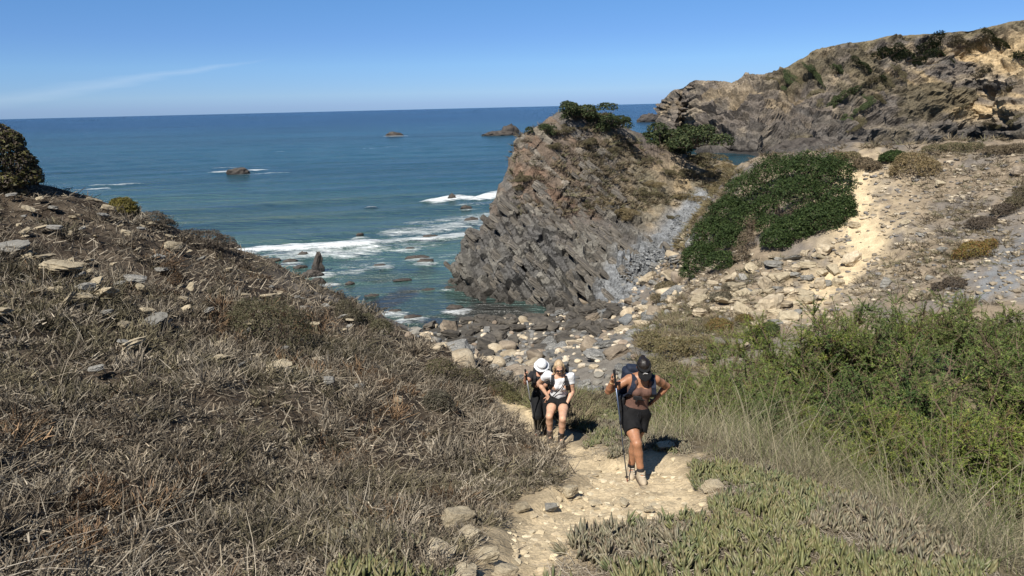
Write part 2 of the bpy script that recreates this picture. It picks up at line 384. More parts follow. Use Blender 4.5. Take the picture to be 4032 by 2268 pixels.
rock = sstep(14.5, 9.0, HX + 0.25 * (HY - 50)) * sstep(12.2, 10.0, HZ + 0.8 * (n3 := fbm(HX * .4, HY * .4, 0, 40) - .5))
def beds(th, lt, ld, s):
    k = np.floor(qn / th + vnoise(qt * .05, qd * .05, 0, s) * 1.5)
    j = np.floor(qt / lt + _h(k, k * 0, k * 0, s + 1) * 7); i = np.floor(qd / ld + _h(k, j, k * 0, s + 2) * 5)
    return _h(k, j, i, s + 3), _h(k, k * 0, k * 0, s + 4), k
qn = qn + 0.55 * fbm(qn * .9, qt * .06, qd * .06, 48, 2)
b1, l1, k1 = beds(0.55, 1.3, 2.0, 100); b2, l2, _ = beds(0.21, 0.9, 1.0, 200); b3, l3, _ = beds(1.7, 2.8, 4.0, 300)
low = sstep(8.5, 4.0, HZ - 0.35 * HX)
amp = (0.35 + 0.65 * low) * (0.25 + 0.75 * rock)
dsp = amp * (0.75 * (b1 - 0.5) + 0.55 * (l1 - 0.5) + 0.16 * (l2 - 0.5) + 0.26 * (b2 - .5) + 1.0 * (b3 - 0.5)) + 0.5 * (fbm(HX * .6, HY * .6, HZ * .6, 44) - 0.5) + (1 - rock) * 0.3 * (fbm(HX * 2, HY * 2, HZ * 2, 45) - 0.5)
HPOS = hp + hn * dsp[..., None]
brown = np.array([0.150, 0.112, 0.082]); slate = np.array([0.100, 0.096, 0.090]); rust = np.array([0.155, 0.098, 0.066]); ochre = np.array([0.29, 0.225, 0.14])
n5 = fbm(HX * .35, HY * .35, HZ * .35, 46)
hc = mixc(np.broadcast_to(slate, HX.shape + (3,)), brown, np.clip(sstep(3.0, 7.5, HZ + 3 * (n5 - .5)) * 0.9, 0, 1))
hc = mixc(hc, rust, sstep(0.55, 0.7, fbm(HX * .5, HY * .5, HZ * .5, 47)) * sstep(3, 6, HZ) * 0.7)
hc = mixc(hc, [0.20, 0.185, 0.155], 0.6 * sstep(0.62, 0.85, b1))
hc = mixc(hc, [0.085, 0.082, 0.08], 0.6 * sstep(0.3, 0.1, l1))
hc = mixc(hc, ochre, (1 - rock) * sstep(0.42, 0.6, n5) * sstep(9.5, 6.5, HZ + 0 * HX))
hc = mixc(hc, [0.17, 0.145, 0.10], (1 - rock) * (1 - sstep(0.42, 0.6, n5)))
_mc = 1 - sstep(1.2, 2.4, poly_dist(HX, HY, CH, False) + 1.4 * (n5 - 0.5)); hc = mixc(hc, np.array([0.195, 0.202, 0.208]), _mc)
hc = mixc(hc, [0.06, 0.055, 0.048], sstep(1.2, 0.1, HZ + 1.2 * (n5 - .5)))
m_head = mat_col('headland_rock', 1.6, 0.4, 5, 0.16, 0.9, 0.2, fine=9)
head = link('headland', mesh_np('headland', HPOS.reshape(-1, 3), grid_faces(len(hy), len(hx)), hc.reshape(-1, 3), False), m_head)
tag(head, 'rocky headland of steeply tilted dark beds above the cove', kind='structure')
def head_z(x, y): return HT(np.asarray(x, float), np.asarray(y, float))

# ------------------------------------------------------------------ far cliff with its rubble shore
SK = [(655,108,262),(665,99,250),(672,93,244),(682,89,240),(694,79.5,236),(711,81,233),(735,82,230),(755,75.5,229),(779,74,228),(787,68,228),(799,60,228),(815,50,228),(847,44,228),(894,36,226),(934,33,224),(974,30,222),(1024,20,218),(1090,10,212),(1200,0,205)]
SKW = np.array([at(*q) for q in SK])
bs = np.array([at_z(u, v, 0) if v > 143 else at(u, v, d) for u, v, d in [(655,122,238),(665,130,230),(672,138,224),(682,144,216),(694,150,0),(711,151,0),(735,153,0),(755,154,0),(779,152,0),(787,151.5,0),(799,151,0),(815,150,0),(847,149,0),(894,147,0),(934,146,0),(974,144,0),(1024,142,186),(1090,140,182),(1200,138,176)]])
ns, nt = 460, 150
sv = np.linspace(0, len(SK) - 1, ns); si = np.arange(len(SK))
top = np.stack([np.interp(sv, si, SKW[:, k]) for k in range(3)], -1); bot = np.stack([np.interp(sv, si, bs[:, k]) for k in range(3)], -1)
tv = np.concatenate([np.linspace(-1, 0, 40, endpoint=False), np.linspace(0, 1, 90, endpoint=False), np.linspace(1, 2, 20)])
T, S = np.meshgrid(tv, sv, indexing='ij'); TT = np.clip(T, 0, 1)[..., None]
prof = np.clip(T, 0, 1); lean = lerp(prof ** 0.75, prof, sstep(0, 6, S))       # the point on the left is steeper
pos = np.empty(T.shape + (3,))
pos[..., 0] = lerp(bot[:, 0][None], top[:, 0][None], lerp(prof, lean, 1)); pos[..., 1] = lerp(bot[:, 1][None], top[:, 1][None], lerp(prof, prof ** 1.4, sstep(8, 2, S)))
pos[..., 2] = lerp(bot[:, 2][None], top[:, 2][None], prof)
ap = np.clip(-T, 0, 1); pos[..., 1] -= ap * lerp(45, 85, sstep(4, 9, S)); pos[..., 0] -= ap * 10; pos[..., 2] = np.where(T < 0, pos[..., 2] - ap * 1.2 - 1.5 * sstep(0.0, .3, ap) * (S < 8.3), pos[..., 2])
pl = np.clip(T - 1, 0, 1); pos[..., 1] += pl * 120; pos[..., 2] += pl * 1.0 - (pl ** 2) * 6; pos[..., 0] += pl * 40
du = np.gradient(pos, axis=1); dv = np.gradient(pos, axis=0); cn = np.cross(du, dv); cn /= np.linalg.norm(cn, axis=-1, keepdims=True) + 1e-9
px, py, pz = pos[..., 0], pos[..., 1], pos[..., 2]
wv = 5 * fbm(px * .03, py * .03, pz * .05, 60, 3)
lay = pz * 0.8 + wv * 1.6 + 0.12 * px
kk = np.floor(lay / 0.8 + 1.5 * fbm(px * .15, py * .15, pz * .2, 68, 3)); blk = _h(kk, np.floor(px / 4.5 + 2.2 * fbm(px * .2, pz * .3, 0, 58, 3) + _h(kk, kk * 0, kk * 0, 61) * 5), kk * 0, 62)
face = sstep(-0.02, 0.05, T) * sstep(1.02, 0.93, T)
craggy = sstep(9.5, 7.0, S) * face
gully = fbm(px * .10 + 0.08 * pz, pz * .03, 0, 63, 3)
d = face * (1.3 * (fbm(px * .7, py * .7, pz * .9, 59, 4) - .5) + 3.4 * (fbm(px * .06, py * .06, pz * .1, 64, 4) - .5) + 1.6 * (fbm(px * .25, py * .25, pz * .4, 65, 4) - .5) + 2.4 * (gully - .5)) + craggy * (1.9 * (blk - .5) + 1.0 * (_h(kk, kk * 0, kk * 0, 66) - .5)) + face * 1.3 * (blk - .5)
d = d + (T < 0) * (2.6 * np.maximum(fbm(px * .09, py * .09, 0, 67, 5) - .47, 0) * 4 * sstep(0, -.1, T) + 0.9 * (blk - .5) * sstep(-1, -.2, T))
skyl = sstep(0.9, 1.0, T) * sstep(1.25, 1.0, T) * (0.6 + 2.0 * sstep(9.2, 8.6, S)) * (fbm(px * .25, px * .05, 0, 69, 4) - .5)
rdg = 1 - abs(2 * fbm(px * .13 + .05 * pz, py * .13, pz * .16, 57, 4) - 1); d = d + face * (8.0 * (rdg - .75) + 2.2 * (fbm(px * .4 + .2 * pz, py * .4, pz * .5, 56, 4) - .5)); d = d * lerp(.35, 1.0, sstep(1.0, 5.0, S))
cpos = pos + cn * d[..., None]; cpos[..., 2] += skyl
cg = np.array([0.120, 0.102, 0.086]); tan = np.array([0.40, 0.30, 0.175]); dk = np.array([0.075, 0.072, 0.068]); veg = np.array([0.105, 0.088, 0.058]); lt = np.array([0.25, 0.205, 0.15])
na = fbm(px * .05, py * .05, pz * .09, 70, 5); nb = fbm(px * .22, py * .22, pz * .35, 71, 4); nc = fbm(px * .09 + pz * .10, pz * .03, 0, 72, 4)
cc = mixc(np.broadcast_to(cg, T.shape + (3,)), lt, sstep(0.5, 0.66, nb) * 0.8)
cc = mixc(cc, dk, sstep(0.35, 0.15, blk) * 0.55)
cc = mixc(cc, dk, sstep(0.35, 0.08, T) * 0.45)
bnd = _h(np.floor(lay / .42), T * 0, T * 0, 77); cc = cc * (0.82 + 0.36 * bnd)[..., None]
ctan = sstep(11.0, 13.0, S) * sstep(0.43, 0.52, nc) * sstep(0.12, .3, T) * sstep(0.95, .78, T)
cc = mixc(cc, tan, ctan)
cc = mixc(cc, tan * .75, .42 * face * sstep(.54, .64, fbm(px * .12, py * .12, pz * .2, 75, 4)) * sstep(.25, .5, T))
cc = mixc(cc, lt, sstep(10.5, 8.8, S) * sstep(4.5, 6, S) * sstep(0.6, 0.9, T) * 0.6)
cc = mixc(cc, veg, face * sstep(0.50, 0.60, na) * 0.9 * sstep(6, 9, S))
cc = mixc(cc, [0.15, 0.125, 0.08], sstep(0.90, 0.99, T + 0.10 * (nb - .5)) * sstep(8.6, 9.4, S))
cc = mixc(cc, [0.045, 0.042, 0.04], sstep(1.6, 0.4, cpos[..., 2]))
m_cliff = mat_col('cliff_rock', 0.5, 0.4, 1.6, 0.5, 0.95, 0.1, fine=2.2)
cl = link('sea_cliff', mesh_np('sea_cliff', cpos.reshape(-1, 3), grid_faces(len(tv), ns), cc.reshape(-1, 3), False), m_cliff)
tag(cl, 'high brown sea cliff with scrub and rubble shore across the cove', kind='structure')
def cliff_at(s, t):
    """point of the cliff face, s along it (0..18), t from foot (0) to edge (1)"""
    j = int(round(s / (len(SK) - 1) * (ns - 1))); i = int(np.argmin(abs(tv - t))); return cpos[i, j], cn[i, j]
def cliff_uv(u, v):
    P = proj(cpos.reshape(-1, 3)).reshape(T.shape + (2,)); m = (T >= -0.9) & (T <= 1.02)
    k = np.argmin(np.where(m, (P[..., 0] - u) ** 2 + (P[..., 1] - v) ** 2, 1e9)); return cpos.reshape(-1, 3)[k], cn.reshape(-1, 3)[k]

# ------------------------------------------------------------------ the sea
iy = np.linspace(1 / 28.0, 1 / 40000.0, 370); sy = 1 / iy; sr = np.linspace(-1.3, 1.3, 360)
SR, SY = np.meshgrid(sr, sy); SX = SR * SY
WN = np.array([-0.27, 0.963]); WT = np.array([0.963, 0.27])
wn_, wt_ = SX * WN[0] + SY * WN[1], SX * WT[0] + SY * WT[1]
ph = 2.2 * fbm(wn_ * .014, wt_ * .010, 0, 80, 3) * 5
near = sstep(900, 100, SY)
sw = np.sin(wn_ * 2 * math.pi / 17 + ph * 2) * (0.4 + fbm(wn_ * .02, wt_ * .006, 0, 81, 2)) + 0.6 * np.sin(wn_ * 2 * math.pi / 9.3 + ph * 3 + 1.3)
ampw = 0.11 * near * sstep(38, 75, SY)
SZ = ampw * sw + near * 0.10 * (fbm(SX * .5, SY * .5, 0, 82, 3) - .5)
fo = np.zeros_like(SX)
def foam_line(pts, width, amt, wob=0.0):
    global fo
    P = [at_z(u, v, 0)[:2] for u, v in pts]
    d = poly_dist(SX, SY, P, False)
    if wob: d = d + wob * (fbm(wt_ * .12, wn_ * .12, 0, 83, 3) - .5)
    fo = np.maximum(fo, amt * sstep(width, width * 0.15, d))
def foam_spot(u, v, rx, ry, amt):
    global fo
    p = at_z(u, v, 0); dx, dy = SX - p[0], SY - p[1]
    a = dx * WT[0] + dy * WT[1]; b = dx * WN[0] + dy * WN[1]
    r = np.hypot(a / rx, b / ry) + 0.5 * (fbm(SX * .15, SY * .15, 0, 84, 3) - .5); fo = np.maximum(fo, amt * sstep(1, 0.35, r))
foam_line([(40,162),(140,159),(240,153)], 1.9, .62, 2.0); foam_line([(240,153),(330,150),(440,146)], 2.6, .8, 2.5)
foam_spot(238,171.5,11,6,1.15); foam_spot(262,173.5,13,3.0,.85); foam_spot(222,168.5,9,3,.9)
foam_spot(92,189,7,2.4,1.1); foam_spot(112,185,9,2.2,.95); foam_spot(102,181,7,1.4,.6); foam_spot(145,182,9,1.0,.5)
foam_spot(391,136.5,16,5,1.0); foam_spot(478,134,17,6,1.05); foam_spot(525,135,9,4,.9); foam_spot(500,137.5,12,3,.7); foam_spot(392,147,7,3,.8); foam_spot(424,142,9,3,.8); foam_spot(452,142.5,14,2,.5)
foam_spot(365,208.5,3.0,.8,1.2); foam_spot(282,216,3,.6,.7); foam_spot(258,217,2.5,.5,.6)
foam_line([(438,201),(455,197),(480,199),(503,193)], 4.2, 1.2, 2.5); foam_spot(470,205,7,2.2,.8); foam_spot(490,208,7,4,.6)
foam_line([(238,252),(262,249),(300,248),(335,246),(365,243)], 4.6, 1.12, 4.0); foam_line([(300,252),(350,256),(372,248)], 3.2, .92, 3.0); foam_spot(300,254,9,6,.86); foam_spot(350,250,9,9,.80)
foam_line([(365,244),(400,240),(440,238),(478,233)], 3.6, .95, 4.0); foam_line([(400,232),(440,228),(490,216)], 4.5, .86, 5.0); foam_line([(430,222),(500,214)], 5.0, .80, 5.0); foam_spot(450,232,9,14,.74); foam_spot(400,246,10,8,.74); foam_spot(478,222,7,14,.80); foam_spot(370,264,5,6,.72); foam_spot(440,258,6,5,.7)
foam_spot(460,232,6,4,.66); foam_spot(320,252,9,3,.62); foam_spot(352,272,2.5,1.6,.75); foam_spot(430,262,5,2,.5); foam_spot(380,258,8,2.4,.6); foam_spot(350,262,4,2,.6); foam_spot(447,290,1.6,.7,.8); foam_spot(280,262,4,2,.6)
foam_spot(722,170,8,3,.8); foam_spot(716,153,8,2.5,.8); foam_spot(733,171,6,2,.6)
for u_, v_ in [(238,173),(394,137),(466,208),(471,222),(430,239),(318,274),(303,257),(290,263),(233,249),(318,284),(417,259),(425,263),(380,267),(410,250),(455,310),(412,319),(395,313),(500,192),(360,236)]:
    foam_spot(u_, v_ + 1.0, 2.6, 2.2, .86)
fo = np.clip(fo * .86, 0, .93); fo = np.maximum(fo, 0.55 * sstep(105, 60, SY + .3 * SX) * (0.55 + .9 * (fbm(SX * .07, SY * .07, 0, 87, 3) - .2)))
shore = sstep(47, 64, SY)
shal = sstep(150, 60, SY + 0.35 * SX); mid = sstep(900, 130, SY + 0.3 * SX)
deepc, midc, shalc = np.array([0.006, 0.034, 0.088]), np.array([0.014, 0.058, 0.080]), np.array([0.046, 0.092, 0.082])
sc_ = mixc(np.broadcast_to(deepc, SX.shape + (3,)), midc, mid); sc_ = mixc(sc_, shalc, shal)
pat = fbm(wt_ * .008, wn_ * .03, 0, 85, 4); sc_ = sc_ * (0.55 + 0.9 * pat)[..., None]
grn = sstep(0.35, 1.0, sw) * sstep(190, 60, SY); sc_ = mixc(sc_, [0.052, 0.088, 0.072], grn * 0.5)            # swell fronts seen through
reef = sstep(0.50, 0.60, fbm(SX * .18 + SY * .22, SX * .35 - SY * .12, 0, 86, 4)) * sstep(66, 52, SY) * sstep(-18, -12, SX)
sc_ = mixc(sc_, [0.040, 0.042, 0.038], np.clip(reef * 0.7 + 0.35 * sstep(60, 46, SY), 0, 1))
t = NT('sea_water'); geo = t.geo().outputs['Position']
cA = t.attr('Col'); fA = t.attr('Foam')
nf = t.noise(0.7, 10, 0.74, t.mapping(geo, (0.7, 1.5, 1), (0, 0, -0.27)), 0.8); nf2 = t.noise(2.6, 5, 0.7, geo)
fm = t.math('ADD', t.math('MULTIPLY', nf, 0.75), t.math('MULTIPLY', nf2, 0.25))
thr = t.math('SUBTRACT', 1.02, t.math('MULTIPLY', fA, 0.72))
mask = t.ramp(t.math('ADD', t.math('SUBTRACT', fm, thr), 0.5), [(0.42, 0.0), (0.52, 0.35), (0.68, 1.0)])
base = t.mix(cA, (0.80, 0.83, 0.84), mask)
w1 = t.noise(0.9, 4, 0.6, t.mapping(geo, (0.55, 1.5, 1), (0, 0, -0.27))); w2 = t.noise(0.16, 3, 0.55, t.mapping(geo, (0.5, 1.5, 1), (0, 0, -0.27)))
w3 = t.noise(4.0, 3, 0.6, geo)
w4 = t.noise(0.045, 3, 0.6, t.mapping(geo, (0.35, 1.6, 1), (0, 0, -0.27)))
hh = t.math('ADD', t.math('ADD', t.math('ADD', t.math('MULTIPLY', w1, 0.9), t.math('MULTIPLY', w2, 3.2)), t.math('MULTIPLY', w3, 0.12)), t.math('MULTIPLY', w4, 5.0))
m_sea = t.done(base, t.math('ADD', 0.2, t.math('MULTIPLY', mask, 0.6)), t.bump(hh, 1.0, 1.1), 0.35)
t.b.inputs['IOR'].default_value = 1.33
me = mesh_np('sea', np.stack([SX, SY, SZ + 0.25 * sstep(0.6, .98, fo) * (.4 + fbm(SX * .5, SY * .5, 0, 88, 3))], -1).reshape(-1, 3), grid_faces(*SX.shape), sc_.reshape(-1, 3), True)
fa = me.color_attributes.new('Foam', 'FLOAT_COLOR', 'POINT'); fv = np.ones((fo.size, 4), np.float32); fv[:, :3] = fo.reshape(-1, 1); fa.data.foreach_set('color', fv.ravel())
tag(link('sea', me, m_sea), 'blue green sea with breaking foam reaching to the horizon', kind='structure')
# ------------------------------------------------------------------ rocks
import bmesh
_ICO = {}
def ico(k):
    if k not in _ICO:
        bm = bmesh.new(); bmesh.ops.create_icosphere(bm, subdivisions=k, radius=1.0)
        bm.verts.ensure_lookup_table()
        _ICO[k] = (np.array([v.co[:] for v in bm.verts]), np.array([[v.index for v in f.verts] for f in bm.faces])); bm.free()
    return _ICO[k]
def rock_verts(seed, dims=(1, .8, .6), planes=11, soft=14.0, rough=0.06, k=3, layered=0.0, chip=0.0):
    """a boulder: the sphere cut by random planes, edges a little worn, layered if slaty; unit half size"""
    r = np.random.default_rng(seed); D, F = ico(k)
    N = r.normal(size=(planes, 3)); N /= np.linalg.norm(N, axis=1, keepdims=True)
    N = np.concatenate([N, [[1, 0, 0], [-1, 0, 0], [0, 1, 0], [0, -1, 0], [0, 0, 1], [0, 0, -1]] + r.normal(0, .12, (6, 3))])
    N /= np.linalg.norm(N, axis=1, keepdims=True)
    h = np.concatenate([r.uniform(0.72, 1.05, planes), r.uniform(.78, .95, 6)])
    c = np.maximum(D @ N.T, 0.02) / h
    R = (c ** soft).sum(1) ** (-1 / soft)
    V = D * R[:, None]
    V = V * (1 + rough * 2 * (fbm(V[:, 0] * 2.2 + seed, V[:, 1] * 2.2, V[:, 2] * 2.2, seed % 97, 4) - .5))[:, None]
    if chip:
        c3 = _h(np.floor(V[:, 0] * 3.3 + seed), np.floor(V[:, 1] * 3.3), np.floor(V[:, 2] * 4 + .3 * V[:, 0]), seed % 83) - .5
        V = V * (1 + chip * c3 + chip * 1.2 * (fbm(V[:, 0] * 7, V[:, 1] * 7, V[:, 2] * 9, seed % 71, 3) - .5))[:, None]
    if layered:
        kz = np.floor(V[:, 2] * 6 + .6 * V[:, 0] + seed % 7); a = (_h(kz, kz * 0, kz * 0, seed % 91) - .5) * layered
        V[:, :2] *= (1 + a)[:, None]
    return V * np.asarray(dims), F
def stone_mat(name, stops, scale=2.0, bump=0.03, veins=None, layer=False):
    t = NT(name); co = t.coord(); rnd = t.obj_random(); g = t.geo()
    off = t.new('ShaderNodeVectorMath', operation='ADD'); t.to(co, off.inputs[0])
    cmb = t.new('ShaderNodeCombineXYZ'); t.to(t.math('MULTIPLY', rnd, 53.0), cmb.inputs[0]); t.to(t.math('MULTIPLY', rnd, 31.0), cmb.inputs[1]); t.to(cmb.outputs[0], off.inputs[1])
    vec = off.outputs[0]
    n = t.noise(scale, 6, 0.62, t.mapping(vec, (1, 1, 5)) if layer else vec)
    base = t.ramp(n, stops)
    k = t.ramp(rnd, [(0.0, 0.72), (1.0, 1.22)]); base = t.mix(base, k, 1.0, 'MULTIPLY')
    n2 = t.noise(scale * 5, 5, 0.7, vec); base = t.mix(base, t.ramp(n2, [(0.3, 0.75), (0.7, 1.2)]), 1.0, 'MULTIPLY')
    if veins:
        w = t.noise(scale * 1.3, 3, 0.5, vec, 2.0); base = t.mix(base, (0.62, 0.60, 0.55), t.ramp(w, [(0.487, 0.0), (0.5, veins), (0.513, 0.0)]))
    h = t.math('ADD', n2, t.math('MULTIPLY', n, 1.5))
    return t.done(base, 0.9, t.bump(h, 0.7, bump), 0.2)
M_GREY = stone_mat('stone_grey', [(0.25, (0.105, 0.105, 0.102)), (0.5, (0.175, 0.172, 0.162)), (0.75, (0.25, 0.24, 0.215))], 1.2, veins=0.8)
M_BLUE = stone_mat('stone_blue', [(0.25, (0.092, 0.098, 0.102)), (0.75, (0.18, 0.186, 0.188))], 1.0, veins=0.5)
M_CREAM = stone_mat('stone_cream', [(0.25, (0.27, 0.215, 0.15)), (0.5, (0.43, 0.355, 0.25)), (0.75, (0.56, 0.49, 0.37))], 1.3)
M_BROWN = stone_mat('stone_brown', [(0.25, (0.14, 0.11, 0.085)), (0.5, (0.245, 0.20, 0.15)), (0.75, (0.33, 0.275, 0.21))], 1.2)
M_WET = stone_mat('stone_wet', [(0.3, (0.05, 0.046, 0.042)), (0.7, (0.13, 0.115, 0.095))], 1.5)
M_SLAB = stone_mat('stone_slab', [(0.25, (0.21, 0.168, 0.112)), (0.45, (0.37, 0.31, 0.215)), (0.75, (0.54, 0.465, 0.33))], 2.0, 0.025, layer=True)
M_SLATE = stone_mat('stone_slate', [(0.25, (0.15, 0.14, 0.125)), (0.5, (0.25, 0.24, 0.215)), (0.75, (0.36, 0.345, 0.31))], 2.0, 0.025, layer=True)
MATN = {'grey': M_GREY, 'blue': M_BLUE, 'cream': M_CREAM, 'brown': M_BROWN, 'wet': M_WET, 'slab': M_SLAB, 'slate': M_SLATE}
def rock_mesh(name, seed, dims, smooth=True, **kw):
    V, F = rock_verts(seed, dims, **kw); me = mesh_np(name, V, F, None, smooth); me.materials.append(M_GREY); return me
ROUND = [rock_mesh('boulder', 300 + i, (1, .82 + .02 * (i % 4), .55 + .05 * (i % 4)), planes=9, soft=18, chip=.04) for i in range(10)]
BLOCK = [rock_mesh('block', 400 + i, (1, .72 + .03 * (i % 4), .36 + .06 * (i % 4)), planes=5, soft=30, rough=.06, layered=.10, chip=.12, k=3, smooth=False) for i in range(9)]
SLABS = [rock_mesh('slab', 500 + i, (1, .68 + .04 * (i % 3), .17 + .05 * (i % 3)), planes=6, soft=30, rough=.10, layered=.22, chip=.16, k=3, smooth=False) for i in range(8)]
def put_rock(name, me, p, size, mat, rz, tilt=(0, 0), sink=0.3, squash=1.0):
    o = link(name, me, None); o.material_slots[0].link = 'OBJECT'; o.material_slots[0].material = MATN[mat]
    z0 = min(abs(me.vertices[k].co.z) for k in range(1)) if False else 0
    o.location = (float(p[0]), float(p[1]), float(p[2]) + size * squash * (0.5 - sink)); o.scale = (size, size, size * squash)
    o.rotation_euler = (tilt[0], tilt[1], rz); return o

ORD = ['largest', 'second largest', 'third largest', 'fourth largest', 'fifth largest', 'sixth largest', 'seventh largest', 'eighth largest', 'ninth largest', 'tenth largest', 'eleventh largest', 'twelfth largest', 'thirteenth largest', 'fourteenth largest', 'fifteenth largest', 'sixteenth largest', 'seventeenth largest', 'eighteenth largest']
def name_by_neighbours(items, marks):
    """items: (object, looks, pixel, size); says where each lies from the nearest easily found thing, then ranks by size what is still alike"""
    seen = {}
    for o, looks, (u, v), r in items:
        d = [math.hypot(u - m[0], 1.6 * (v - m[1])) for m in marks]; k = int(np.argmin(d)); m = marks[k]; dx, dy = u - m[0], 1.6 * (v - m[1])
        way = ('right of' if dx > 0 else 'left of') if abs(dx) > abs(dy) else ('below' if dy > 0 else 'above')
        near_ = 'just ' if d[k] < 16 else '' if d[k] < 38 else 'well '
        seen.setdefault(f'{looks} {near_}{way} {m[2]}', []).append((r, o))
    for lab, lst in seen.items():
        lst.sort(key=lambda q: -q[0])
        for i, (r, o) in enumerate(lst):
            o['label'] = lab if len(lst) == 1 else f'{("larger", "smaller")[i]} {lab}' if len(lst) == 2 else f'{ORD[i]} {lab}' if i < 18 else lab
# --- boulder beach: individuals, biggest first
BEACH = [hit(*q)[:2] for q in [(404,336),(432,322),(452,313),(490,309),(530,310),(560,311),(595,300),(616,286),(640,300),(656,318),(650,345),(640,384),(604,397),(548,392),(505,376),(462,366),(430,350)]]
CHUTE = [hit(*q)[:2] for q in [(628,292),(640,272),(662,252),(690,232),(700,238),(690,262),(684,292),(664,312),(648,322)]]
PALE = [hit(*q)[:2] for q in [(655,318),(690,300),(740,272),(800,252),(836,262),(840,290),(790,320),(755,345),(740,352),(745,325),(700,318)]]
bz = np.asarray(BEACH)
def darts(poly, n, rmin, rmax, power, rng, tries=60000, gap=0.8, taken=None):
    P = np.asarray(poly); lo, hi = P.min(0), P.max(0); out = [] if taken is None else list(taken); n0 = len(out)
    R = rmin * (1 - rng.random(n)) ** (-1 / power); R = np.sort(np.minimum(R, rmax))[::-1]
    C = rng.uniform(lo, hi, (tries, 2)); C = C[in_poly(C[:, 0], C[:, 1], P)]; k = 0
    pts = np.array(out).reshape(-1, 3)
    for r in R:
        for _ in range(30):
            if k >= len(C): return out[n0:]
            c = C[k]; k += 1
            if len(pts) == 0 or (np.hypot(pts[:, 0] - c[0], pts[:, 1] - c[1]) > gap * (pts[:, 2] + r)).all():
                out.append((c[0], c[1], r)); pts = np.array(out); break
    return out[n0:]
rg = np.random.default_rng(21)
bl = darts(BEACH, 1500, 0.14, 0.42, 2.4, rg, gap=0.70) 
bl = sorted(bl, key=lambda b: -b[2] * (1.5 if ground(b[0], b[1]) < 1.6 else 1.0))[:245]
ch = sorted(darts(CHUTE, 160, 0.16, 0.6, 2.2, rg, gap=0.75, taken=None), key=lambda b: -b[2])[:50]
SIZE_W = lambda r: 'huge' if r > .5 else 'large' if r > .38 else 'medium sized' if r > .28 else 'small'
COLW = {'grey': 'grey', 'blue': 'blue grey', 'cream': 'pale cream', 'brown': 'brown', 'wet': 'dark wet'}
def zone_of(u, v):
    if v < 322: return 'under the headland at the foot of the dark beds'
    if u < 470: return 'at the water edge beyond the brushy slope'
    if u < 560: return 'on the beach behind the hiker in the white hat'
    if u < 600: return 'on the beach behind the woman in the white shirt'
    return 'on the beach behind the woman with the visor'
todo = []
def scatter_boulders(lst, zone, cream_p, group):
    for i, (x, y, r) in enumerate(lst):
        zz = float(ground(x, y)); uv = proj((x, y, zz))
        h = rg.random(); wet = zz < 1.3 and rg.random() < 0.85
        m = 'wet' if wet else 'cream' if h < cream_p else 'grey' if h < cream_p + .28 else 'blue' if h < cream_p + .42 else 'brown'
        me = (ROUND if rg.random() < .35 and not wet else BLOCK)[rg.integers(0, 9)]
        r = r * (1.35 if zz < 1.6 else 1.0)
        o = put_rock('boulder', me, (x, y, zz), r, m, rg.uniform(0, 6.28), rg.normal(0, .22, 2), 0.22)
        tag(o, None, 'boulder', group); todo.append((o, f'{COLW[m]} {"rounded" if me in ROUND else "blocky"} boulder', uv, r))
BEACH_MARKS = [(541, 362, 'the white hat hiker'), (560, 362, 'the blond hiker'), (640, 362, 'the visor hiker'), (598, 352, 'the wide flat slab'), (508, 345, 'the brown rounded beach rock'), (455, 309, 'the grey cove rock'), (520, 308, 'the headland foot'), (592, 298, 'the headland right corner'), (415, 335, 'the brushy slope end'), (636, 257, 'the big tilted chute slab'), (685, 236, 'the thin pale slope slab'), (665, 290, 'the chute scrub'), (650, 345, 'the straw bush'), (470, 372, 'the brown green shrub'), (612, 392, 'the visor hiker hand')]
scatter_boulders(bl, None, 0.19, 'boulders on the beach')
scatter_boulders(ch, 'in the stony chute beside the grey scree', 0.36, 'boulders in the stony chute')
name_by_neighbours(todo, BEACH_MARKS)
def joined_rocks(name, P, R, mat_pick, k=1, seed=5, cols=None, flat=0.6, mat=None, sink=.2):
    """many small stones as one mesh"""
    r = np.random.default_rng(seed); base = [rock_verts(900 + i, (1, .8, flat), planes=7, soft=20, k=k) for i in range(12)]
    VV, FF, CC, o = [], [], [], 0
    for (p, s) in zip(P, R):
        V, F = base[r.integers(0, 12)]; a, b = r.uniform(0, 6.28), r.normal(0, .3)
        ca, sa, cb, sb = math.cos(a), math.sin(a), math.cos(b), math.sin(b)
        M = np.array([[ca, -sa, 0], [sa, ca, 0], [0, 0, 1]]) @ np.array([[1, 0, 0], [0, cb, -sb], [0, sb, cb]])
        VV.append(V @ M.T * s + np.array([p[0], p[1], p[2] + s * (flat - sink) * 0.5])); FF.append(F + o); o += len(V)
        c = np.asarray(cols[r.integers(0, len(cols))]) * r.uniform(.75, 1.25); CC.append(np.tile(c, (len(V), 1)))
    return link(name, mesh_np(name, np.concatenate(VV), np.concatenate(FF), np.concatenate(CC), False), mat)
M_PEB = mat_col('pebbles', 6, 0.25, 30, 0.01, 0.9, 0.2)
def rand_in(poly, n, rng):
    P = np.asarray(poly); lo, hi = P.min(0), P.max(0); C = rng.uniform(lo, hi, (n * 6, 2)); C = C[in_poly(C[:, 0], C[:, 1], P)][:n]
    return np.c_[C, ground(C[:, 0], C[:, 1])]
GREYS = [(0.14, 0.14, 0.138), (0.19, 0.185, 0.175), (0.24, 0.225, 0.195), (0.11, 0.11, 0.108), (0.42, 0.35, 0.25), (0.5, 0.43, 0.33), (0.24, 0.19, 0.145)]
TANS = [(0.33, 0.275, 0.195), (0.26, 0.215, 0.155), (0.20, 0.17, 0.13), (0.42, 0.36, 0.27), (0.17, 0.16, 0.15), (0.22, 0.19, 0.15)]
C = rand_in(BEACH, 2500, rg); C = C[(C[:, 2] > 0.1)]
